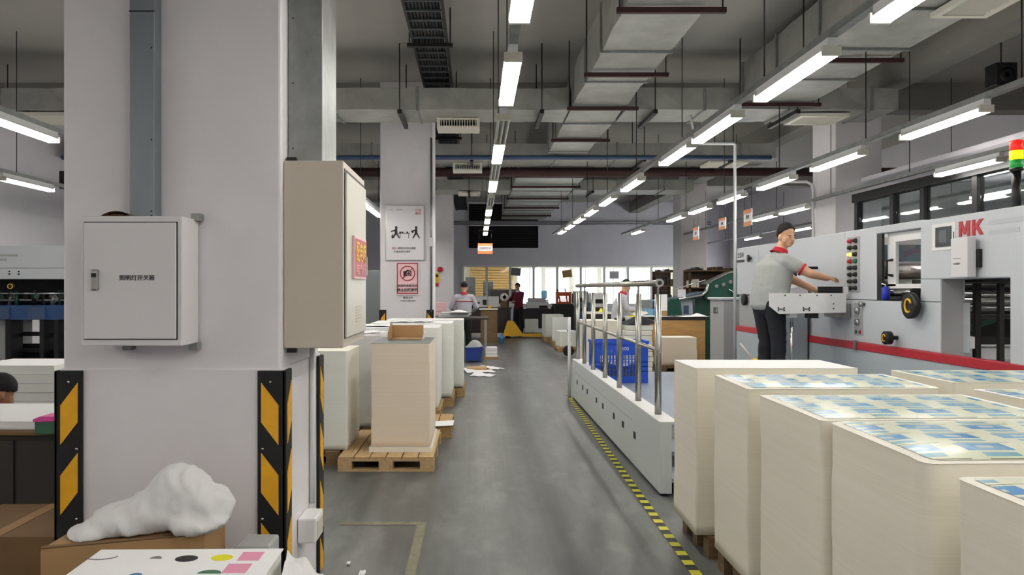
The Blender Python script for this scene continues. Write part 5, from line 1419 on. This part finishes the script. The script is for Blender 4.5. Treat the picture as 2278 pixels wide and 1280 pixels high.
MB().box(-.22, -.07, 25.35, 25.38, 1.05, 1.3).build('screen', 'black_plastic', t); MB().box(-.17, -.12, 25.38, 25.42, .952, 1.15).build('stand', 'black_plastic', t); MB().box(-.22, -.07, 25.33, 25.48, .951, .965).build('foot', 'black_plastic', t)
# green folding machine
t = thing('green_machine', (5.2, 16.8, 0), 'dark green machine with three round holes left of the press', 'machine')
MB().prism([(4.82, 1.38), (5.0, 1.66), (5.45, 1.89), (5.9, 1.96), (5.9, 1.36), (5.2, 1.3)], 1, 16.45, 16.5).build('side_plate', 'machine_green', t)
MB().prism([(4.95, 1.66), (5.45, 1.90), (5.9, 1.97), (5.9, 1.99), (5.45, 1.925), (4.93, 1.685)], 1, 16.44, 16.8).build('rim', 'steel_brushed', t)
for x, z in ((5.17, 1.61), (5.32, 1.65), (5.47, 1.70)):
    MB().lathe([(.03, 0), (.045, 0), (.045, -.012), (.03, -.012)], (x, 16.45, z), 'y', 16).build('hole_ring', 'galvanised', t)
    MB().lathe([(.03, -.004), (.001, -.004)], (x, 16.45, z), 'y', 16).build('hole', 'interior_dark', t)
MB().box(4.75, 5.9, 16.6, 17.6, 0, 1.36).build('body', 'machine_green', t)
MB().tube([(4.98, 16.42, 1.66), (4.94, 16.42, 1.5), (4.85, 16.42, 1.42), (4.5, 16.42, 1.36), (4.35, 16.42, 1.33)], .03, 8).build('feed_guide', 'chrome', t)
MB().prism([(4.3, 1.30), (4.9, 1.36), (4.95, 1.5), (4.6, 1.42), (4.3, 1.36)], 1, 16.45, 17.2).build('feed_table', 'machine_teal', t)
MB().tube([(4.32, 16.5, 1.55), (4.7, 16.5, 1.68), (4.95, 16.5, 1.75)], .012, 8).build('guide_bar', 'steel_brushed', t)
MB().box(4.33, 4.5, 16.44, 16.46, 1.38, 1.55).build('scale_plate', 'sign_white', t)
MB().prism([(4.42, .0), (4.72, .0), (4.66, 1.3), (4.40, 1.3)], 1, 16.5, 16.9).build('stand', 'press_skirt', t)
MB().box(4.47, 4.58, 16.49, 16.5, 1.02, 1.2).build('stand_label', 'blue_pipe', t)
MB().tube([(5.42, 16.42, 1.55), (5.5, 16.4, 1.5), (5.53, 16.4, 1.37)], .015, 6).build('lever', 'chrome', t)
# brown storage racks
def rack(x0, x1, y0, y1, z, label, seed, shelves):
    t = thing('storage_rack', ((x0+x1)/2, y0, 0), label, 'rack', 'brown storage racks')
    for x in (x0, x1-.05):
        for y in (y0, y1-.05): MB().box(x, x+.05, y, y+.05, 0, z).build('upright', 'rack_brown', t)
    MB().box(x0, x1, y1-.02, y1, 0, z).build('back_panel', 'rack_brown', t)
    for k in range(shelves):
        zz = .15+(z-.2)*k/(shelves-1); MB().box(x0, x1, y0, y1, zz, zz+.03).build('shelf', 'old_wood', t)
    r = random.Random(seed)
    for k in range(shelves):
        zz = .18+(z-.2)*k/(shelves-1); x = x0+.06; cnt = 0
        while x < x1-.12:
            w = r.uniform(.05, .16); h = r.uniform(.1, .3) if k < shelves-1 else r.uniform(.03, .1)
            m = r.choice(['cardboard_dark', 'rack_brown', 'paper_warm', 'old_wood', 'cabinet_dark', 'desk_dark'])
            o = MB().box(x, x+w, y0+.03, y1-.1, zz, zz+h).build('die_board', m)
            tag(o, '%s board from left, shelf %s of the %s' % ((['first'] + ORD[1:] + ['thirteenth', 'fourteenth', 'fifteenth'])[cnt], ['one', 'two', 'three', 'four', 'five'][k], label), 'board', 'boards stored in the ' + label); cnt += 1
            x += w+r.uniform(.005, .04)
rack(5.9, 7.4, 21.2, 21.8, 2.1, 'wide brown rack before the lilac column', 1, 5)
rack(6.35, 7.0, 27.0, 27.6, 2.2, 'narrow brown rack at the end windows', 2, 5)
# things inside the daylit office
for k, (x0, x1, z, m, lb) in enumerate(((.3, .75, 1.9, 'locker_grey', 'tall pale filing cabinet inside the office'), (.6, 1.9, 1.55, 'cabinet_dark', 'wide dark grey cabinet inside the office'), (-.5, -.05, 2.1, 'locker_grey', 'grey cupboard at the left end of the office'))):
    t = thing('office_cabinet', ((x0+x1)/2, 33.5+k*.8, 0), lb, 'cabinet')
    yy = 34.2 - .6*(k == 1)
    MB().box(x0, x1, yy, yy+.5, 0, z).build('body', m, t, bevel=.01); MB().box(x0+.02, (x0+x1)/2-.01, yy-.015, yy, .1, z-.05).build('door', m, t); MB().box((x0+x1)/2+.01, x1-.02, yy-.015, yy, .1, z-.05).build('door', m, t)
t = thing('water_cooler', (3.0, 33.6, 0), 'white water cooler inside the bright office', 'water cooler')
MB().box(2.8, 3.15, 33.4, 33.75, 0, 1.1).build('body', 'white_enamel', t, bevel=.02)
MB().lathe([(.05, 0), (.13, .08), (.14, .35), (.1, .4)], (2.975, 33.57, 1.1), 'z', 14).build('bottle', 'cyan_sheet', t)
for k, (x, z, a, m) in enumerate(((3.78, 2.2, -.12, 'tan_shutter'), (1.65, 2.28, .12, 'locker_grey'), (5.75, 2.15, .0, 'switch_box'))):
    o = tag(MB().box(-.2, .2, -.01, .01, -.16, .16).build('window_notice', m), ['tan striped notice hanging in the office window', 'grey notice hanging tilted in the left office window', 'pale notice hanging in the right office window'][k], 'notice', 'notices in the office windows')
    o.location = (x, 31.9, z); o.rotation_euler = (0, a, 0)
    MB().cone((x, 31.9, z+.15), (x, 31.957, 2.53), .004, n=5).build('string', 'rod_steel', o)
    for j in range(3): MB().box(x-.17, x+.17, 31.885, 31.89, z-.1+j*.08, z-.07+j*.08).build('stripe', 'cardboard_dark' if k == 0 else 'ink_grey', o)
# ------------------------------------------------------------------ people
def remesh(mb, name, m, parent, voxel, smooth=4, fac=.5, wrinkle=0.0):
    """one continuous surface grown over overlapping tapered shapes"""
    o = mb.build('tmp_body', m); COL.objects.unlink(o)
    md = o.modifiers.new('r', 'REMESH'); md.mode = 'VOXEL'; md.voxel_size = voxel; md.use_smooth_shade = True
    sm = o.modifiers.new('s', 'SMOOTH'); sm.iterations = smooth; sm.factor = fac
    me = evaluated(o)
    me.name = name
    me.materials.clear(); me.materials.append(MATS[m] if isinstance(m, str) else m)
    if wrinkle:
        co = [v.co.copy() for v in me.vertices]; nr = [v.normal.copy() for v in me.vertices]
        flat = []
        for p, q in zip(co, nr): flat += list(p + q*wrinkle*noise.noise(Vector((p.x*9+3, p.y*9, p.z*16))))
        me.vertices.foreach_set('co', flat); me.update()
    me.polygons.foreach_set('use_smooth', [True]*len(me.polygons))
    n = bpy.data.objects.new(name, me); COL.objects.link(n)
    if parent: n.parent = parent
    return n
def limb(mb, pts, rs, n=14):
    """tapered chain with round joints"""
    for (a, b), (ra, rb) in zip(zip(pts, pts[1:]), zip(rs, rs[1:])): mb.cone(a, b, ra, rb, n=n, smooth=True)
    for p, r in zip(pts, rs): mb.ball(p, r, n, 8)
    return mb
def lerp(a, b, t): return tuple(Vector(a).lerp(Vector(b), t))
def hand(mb, wrist, dirv, palm_n, s=1.0, curl=.5, side=1):
    """palm plus five bent fingers; dirv towards fingertips, palm_n out of the palm, thumb on the given side"""
    d = Vector(dirv).normalized(); pn = Vector(palm_n); pn = (pn-d*pn.dot(d)).normalized(); sd = d.cross(pn)*side
    w = Vector(wrist)
    for k in range(4):
        off = (k-1.5)*.021*s
        limb(mb, [w+sd*off*.55, w+d*.085*s+sd*off], [.016*s, .014*s], 8)
        L = [.07, .08, .075, .058][k]*s; p = w+d*.085*s+sd*off; a = 0
        pts = [p]; rs = [.0105*s]
        for j, f in enumerate((.42, .33, .25)):
            a += curl*(.55+.35*j); p = p + (d*math.cos(a)+pn*math.sin(a))*L*f; pts.append(p); rs.append((.0095-.001*j)*s)
        limb(mb, pts, rs, 8)
    tb = w+d*.025*s-sd*.022*s
    limb(mb, [tb, tb+(d*.6-sd*.75+pn*.35).normalized()*.04*s, tb+(d*.6-sd*.75+pn*.35).normalized()*.04*s+(d*.85-sd*.3+pn*.5).normalized()*.035*s], [.014*s, .011*s, .009*s], 8)
def head(mb, c, R, s=1.0):
    """head shape in its own frame (face towards +y), turned by R; c is the centre"""
    def T(p): return Vector(c) + R @ (Vector(p)*s)
    def el(p, r):
        vs0 = len(mb.v); mb.ball((0, 0, 0), tuple(x*s for x in r), 16, 12)
        for i in range(vs0, len(mb.v)): mb.v[i] = tuple(T(p) + R @ Vector(mb.v[i]))
    el((0, -.012, .03), (.078, .098, .098))      # cranium
    el((0, .012, -.035), (.066, .078, .085))     # face
    el((0, .038, -.085), (.046, .045, .038))     # jaw, chin
    el((0, .062, -.100), (.022, .022, .018))
    el((.042, .03, -.05), (.03, .042, .05)); el((-.042, .03, -.05), (.03, .042, .05))   # cheeks
    el((0, .085, -.005), (.04, .012, .012))      # brow
    el((0, .098, -.032), (.012, .02, .026)); el((0, .104, -.045), (.016, .014, .011))    # nose
    el((0, .089, -.073), (.024, .009, .009))     # lips
    for q in (-1, 1): el((q*.08, -.008, -.022), (.012, .022, .034))    # ears
def person(name, loc, rz, label, J, shirt, pants, skin='skin', s=1.0, voxel=.009, collar=None, cuff=None, sleeve=.45, headR=None, hairlen=0, face=True, hands=None, stripe=None, longsleeve=False, torso_m=1.0):
    t = thing('person', loc, label, 'person', 'workers')
    b = MB(); hc = J['head']; R = headR
    limb(b, [J['neck'], tuple(Vector(hc)+R @ Vector((0, -.02, -.05)))], [.058, .056])
    head(b, hc, R)
    limb(b, [J['pelvis'], J['spine'], J['chest'], J['neck']], [.09, .08, .085, .055])
    for q in ('r', 'l'):
        limb(b, [J['chest'], J['sh_'+q], lerp(J['sh_'+q], J['el_'+q], .5), J['el_'+q], J['wr_'+q]], [.06, .045, .058, .047, .033])
        hd = hands[q]; hand(b, J['wr_'+q], hd[0], hd[1], .95, hd[2], 1 if q == 'r' else -1)
        limb(b, [J['hip_'+q], J['kn_'+q], J['an_'+q]], [.07, .05, .035])
        f = Vector(J['an_'+q])
        limb(b, [f, f+J['fwd']*.12+Vector((0, 0, -.04))], [.04, .03])
    remesh(b, 'body', skin, t, voxel, 3)
    # shirt
    c = MB(); a = J['acr']     # unit vector across the shoulders (to the person's right)
    def oval(p, w, d, h):
        vs0 = len(c.v); c.ball((0, 0, 0), (w, d, h), 18, 12)
        ang = math.atan2(a.y, a.x)
        for i in range(vs0, len(c.v)):
            v = Matrix.Rotation(ang, 3, 'Z') @ Vector(c.v[i]); c.v[i] = tuple(v+Vector(p))
    P_, S_, C_, N_ = [Vector(J[k]) for k in ('pelvis', 'spine', 'chest', 'neck')]
    for k in range(17):
        f = k/16
        p = P_.lerp(S_, min(1, f*2)) if f < .5 else S_.lerp(C_, f*2-1)
        oval(p, (.175+.022*f)*torso_m, (.128+.012*math.sin(f*PI))*torso_m, .11)
    oval(C_+(N_-C_)*.25, .185*torso_m, .115, .09)
    limb(c, [J['sh_r'], tuple(C_.lerp(N_, .6)), J['sh_l']], [.075, .095, .075])
    oval(P_+Vector((0, 0, -.03)), .178*torso_m, .132*torso_m, .09)
    for q in ('r', 'l'):
        e = J['el_'+q]; sh = J['sh_'+q]
        if longsleeve: limb(c, [sh, e, lerp(e, J['wr_'+q], .9)], [.076, .06, .043])
        else: limb(c, [sh, lerp(sh, e, sleeve)], [.078, .072])
    shirt_o = remesh(c, 'shirt', shirt, t, voxel*1.1, 4, wrinkle=.006)
    if cuff:
        for q in ('r', 'l'):
            p0 = lerp(J['sh_'+q], J['el_'+q], sleeve+.18); p1 = lerp(J['sh_'+q], J['el_'+q], sleeve+.26)
            MB().cone(Vector(p0)+t.location, Vector(p1)+t.location, .072, .068, n=20).build('cuff', cuff, t)
    if collar:
        nk = Vector(J['neck']); hcv = Vector(hc)
        ax = (hcv+R @ Vector((0, -.02, -.05))-nk).normalized()
        m_ = MB(); p0 = nk+ax*.005; m_.cone(p0+t.location, p0+ax*.045+t.location, .088, .072, n=20, caps=False)
        m_.cone(p0+t.location-ax*.012, p0+t.location+ax*.004, .105, .088, n=20, caps=False)
        m_.build('collar', collar, t)
    if stripe:
        up = Vector((0, 0, 1)); m_ = MB()
        z = C_.z+.02; pts = []
        ang = math.atan2(a.y, a.x)
        for i in range(33):
            w = 2*PI*i/32; v = Matrix.Rotation(ang, 3, 'Z') @ Vector((.213*math.cos(w), .137*math.sin(w), 0)); pts.append(Vector((C_.x, C_.y, z))+v+t.location)
        m_.tube(pts, .012, 6); m_.build('chest_stripe', stripe, t)
    # trousers
    p = MB()
    c = p; oval(P_+Vector((0, 0, -.04)), .168, .125, .13); limb(p, [J['hip_r'], J['hip_l']], [.112, .112])
    for q in ('r', 'l'): limb(p, [J['hip_'+q], J['kn_'+q], J['an_'+q]], [.108, .08, .068])
    remesh(p, 'trousers', pants, t, voxel*1.3, 4, wrinkle=.007)
    for q in ('r', 'l'):
        f = Vector(J['an_'+q]); m_ = MB(); limb(m_, [f+Vector((0, 0, -.03)), f+J['fwd']*.15+Vector((0, 0, -.045))], [.048, .036]); m_.box(*[0]*6) if False else None
        remesh(m_, 'shoe', 'black_rubber', t, .012, 2)
    # hair: a cap around the cranium
    h = MB()
    def T(pp): return Vector(hc) + R @ Vector(pp)
    nu, nv = 44, 20
    def hp(u, v):
        az = u*2*PI; front = math.sin(az)      # +y is the face
        low = PI*(.555 + .12*max(0, -front) - .215*max(0, front) + hairlen*.1)
        th = v*low
        k = 1.03+.012*noise.noise(Vector((math.cos(az)*3, math.sin(az)*3, v*6)))+.022*noise.noise(Vector((math.cos(az)*11, math.sin(az)*11, v*9)))*min(1, v*3)
        th *= 1+.05*noise.noise(Vector((math.cos(az)*7, math.sin(az)*7, 3)))
        x = .081*k*math.sin(th)*math.cos(az); y = -.012+.102*k*math.sin(th)*math.sin(az); z = .032+.105*k*math.cos(th)
        return tuple(T((x, y, z))+t.location)
    h.grid(hp, nu, nv)
    ho = h.build('hair', 'hair', t)
    so = ho.modifiers.new('t', 'SOLIDIFY'); so.thickness = .007; so.offset = 0
    if face:
        for q in (-1, 1):
            e = MB(); e.ball(tuple(Vector((0, 0, 0))), (.014, .006, .0055), 12, 8)
            for i in range(len(e.v)): e.v[i] = tuple(T(Vector(e.v[i])+Vector((q*.033, .0835, -.018)))+t.location)
            eo = e.build('eye', 'eye_white', t)
            e = MB(); e.ball((0, 0, 0), (.006, .004, .0055), 10, 6)
            for i in range(len(e.v)): e.v[i] = tuple(T(Vector(e.v[i])+Vector((q*.033, .0885, -.018)))+t.location)
            e.build('pupil', 'hair', eo)
            e = MB(); e.tube([T((q*x, y, z))+t.location for x, y, z in ((.016, .094, .0), (.034, .093, .004), (.052, .08, -.002))], [.003, .0042, .002], 6); e.build('eyebrow', 'hair', t)
        e = MB(); e.tube([T((x, y, -.073))+t.location for x, y in ((-.024, .088), (0, .0985), (.024, .088))], [.002, .0035, .002], 6); e.build('mouth', 'lip', t)
    t.rotation_euler = (0, 0, rz)
    return t
def V(*a): return Vector(a)
def Rz(a, pitch=0, roll=0): return (Matrix.Rotation(a, 3, 'Z') @ Matrix.Rotation(pitch, 3, 'X') @ Matrix.Rotation(roll, 3, 'Y'))
def Jz(fwd, acr, **k):
    d = dict(k); d['fwd'] = Vector(fwd).normalized(); d['acr'] = Vector(acr).normalized(); return d

# operator at the press: turned away to the right, leaning in, right arm reaching over the tray, face turned to the camera side
person('person', (3.16, 8.22, PZ), 0, 'man in grey polo shirt with red collar reaching over the press tray',
  Jz((.8, .6, 0), (.62, -.78, 0),
     head=(.165, -.02, 1.575), neck=(.10, 0, 1.385), chest=(.045, .01, 1.22), spine=(.01, .01, 1.02), pelvis=(-.015, .0, .86),
     sh_r=(.115, -.145, 1.295), el_r=(.32, -.25, 1.16), wr_r=(.53, -.17, 1.115), sh_l=(.06, .17, 1.30), el_l=(.30, .13, 1.10), wr_l=(.47, .02, 1.0),
     hip_r=(.01, -.09, .82), kn_r=(.05, -.10, .45), an_r=(.04, -.10, .08), hip_l=(-.05, .09, .82), kn_l=(-.0, .11, .45), an_l=(-.03, .12, .08)),
  'shirt_grey', 'cloth_dark', voxel=.0075, collar='cloth_red', cuff='cloth_red', headR=Rz(-2.82, -.1), torso_m=1.12,
  hands={'r': (V(1, .2, .02), V(.0, .3, -1), .55), 'l': (V(.7, -.3, -.5), V(.2, -.2, -1), .5)})
# man seen from behind at the work table
person('person', (-.3, 18.6, 0), 0, 'man in grey jacket with red collar seen from behind at the work table',
  Jz((0, 1, 0), (1, 0, 0),
     head=(.0, .05, 1.60), neck=(0, .0, 1.42), chest=(0, 0, 1.24), spine=(0, 0, 1.06), pelvis=(0, 0, .90),
     sh_r=(.19, 0, 1.36), el_r=(.30, .08, 1.12), wr_r=(.22, .3, 1.02), sh_l=(-.19, 0, 1.36), el_l=(-.32, .06, 1.12), wr_l=(-.26, .3, 1.02),
     hip_r=(.09, 0, .86), kn_r=(.1, .02, .47), an_r=(.1, 0, .08), hip_l=(-.09, 0, .86), kn_l=(-.1, .02, .47), an_l=(-.1, 0, .08)),
  'shirt_pale', 'cloth_dark', voxel=.013, collar='cloth_red', headR=Rz(0, -.25), longsleeve=True, stripe='cloth_red', face=False,
  hands={'r': (V(-.2, 1, -.1), V(0, 0, -1), .4), 'l': (V(.2, 1, -.1), V(0, 0, -1), .4)})
# man in maroon at the pallet jack
person('person', (1.47, 27.0, 0), 0, 'man in maroon vest and dark trousers standing at the pallet jack',
  Jz((-.75, -.65, 0), (-.65, .75, 0),
     head=(-.02, -.03, 1.64), neck=(0, 0, 1.46), chest=(.02, 0, 1.28), spine=(.02, 0, 1.09), pelvis=(.02, 0, .92),
     sh_r=(-.11, .13, 1.40), el_r=(-.27, .02, 1.17), wr_r=(-.36, -.2, 1.2), sh_l=(.14, -.13, 1.40), el_l=(.1, -.3, 1.16), wr_l=(-.12, -.36, 1.12),
     hip_r=(-.05, .06, .88), kn_r=(-.1, .05, .48), an_r=(-.08, .08, .08), hip_l=(.08, -.06, .88), kn_l=(.1, -.08, .48), an_l=(.13, -.04, .08)),
  'shirt_maroon', 'cloth_black', voxel=.014, collar='paper_white', headR=Rz(2.3, -.2), hairlen=.3, longsleeve=True,
  hands={'r': (V(-.6, -.7, 0), V(0, 0, -1), .6), 'l': (V(-1, -.1, 0), V(0, 0, -1), .6)})
# man at the packing table, in profile
person('person', (3.08, 16.35, 0), 0, 'man in pale jacket with red collar bending over the packing table',
  Jz((1, 0, 0), (0, -1, 0),
     head=(.12, 0, 1.625), neck=(.05, 0, 1.45), chest=(-.01, 0, 1.28), spine=(-.05, 0, 1.1), pelvis=(-.07, 0, .92),
     sh_r=(.02, -.18, 1.37), el_r=(.1, -.24, 1.13), wr_r=(.32, -.14, 1.12), sh_l=(.02, .18, 1.37), el_l=(.14, .22, 1.13), wr_l=(.34, .12, 1.14),
     hip_r=(-.07, -.09, .88), kn_r=(-.05, -.1, .48), an_r=(-.08, -.1, .08), hip_l=(-.07, .09, .88), kn_l=(-.05, .1, .48), an_l=(-.08, .1, .08)),
  'shirt_pale', 'cloth_black', voxel=.013, collar='cloth_red', headR=Rz(-PI/2, -.35), longsleeve=True,
  hands={'r': (V(1, .2, 0), V(0, 0, -1), .5), 'l': (V(1, -.2, 0), V(0, 0, -1), .5)})
# person crouching behind the white sheets at the left edge
person('person', (-3.52, 5.75, 0), 0, 'person with short dark hair crouching behind the white sheets at the left edge',
  Jz((-.2, -1, 0), (-1, .2, 0),
     head=(.0, -.1, .79), neck=(0, -.05, .63), chest=(0, .02, .48), spine=(0, .1, .33), pelvis=(0, .16, .24),
     sh_r=(-.19, -.02, .56), el_r=(-.25, -.2, .38), wr_r=(-.1, -.36, .4), sh_l=(.19, -.02, .56), el_l=(.25, -.2, .38), wr_l=(.1, -.36, .4),
     hip_r=(-.09, .14, .24), kn_r=(-.16, -.24, .42), an_r=(-.12, -.1, .08), hip_l=(.09, .14, .24), kn_l=(.16, -.24, .42), an_l=(.12, -.1, .08)),
  'cloth_dark', 'cloth_black', voxel=.012, headR=Rz(2.0, -.25), skin='skin_dark', longsleeve=True,
  hands={'r': (V(.5, -1, 0), V(0, 0, -1), .4), 'l': (V(-.5, -1, 0), V(0, 0, -1), .4)})

b = MB()
for c_, r_ in (((-1.138, 2.95, .765), (.125, .115, .105)), ((-1.055, 2.95, .715), (.105, .12, .085)), ((-1.23, 2.93, .70), (.12, .12, .085)), ((-1.327, 2.92, .67), (.135, .13, .075)), ((-1.43, 2.88, .635), (.1, .12, .04)), ((-1.06, 2.9, .67), (.12, .11, .04))):
    b.ball(c_, r_, 20, 14)
bag = remesh(b, 'plastic_bag', 'bag_plastic', None, .011, 6)
co = [v.co.copy() for v in bag.data.vertices]; nr = [v.normal.copy() for v in bag.data.vertices]; fl = []
for p, q in zip(co, nr):
    d = .016*noise.noise(Vector((p.x*9, p.y*9, p.z*9))) + .014*(.5-abs(noise.noise(Vector((p.x*17+p.z*9, p.y*14, p.z*13-p.x*8))))*1.6)
    w = p + q*d; w.z = max(w.z, .6365 + .004*noise.noise(Vector((p.x*30, p.y*30, 0)))); fl += list(w)
bag.data.vertices.foreach_set('co', fl); bag.data.update()
tag(bag, 'crumpled white plastic bag lying on the cardboard box', 'plastic bag')
bpy.data.scenes.remove(SCRATCH)
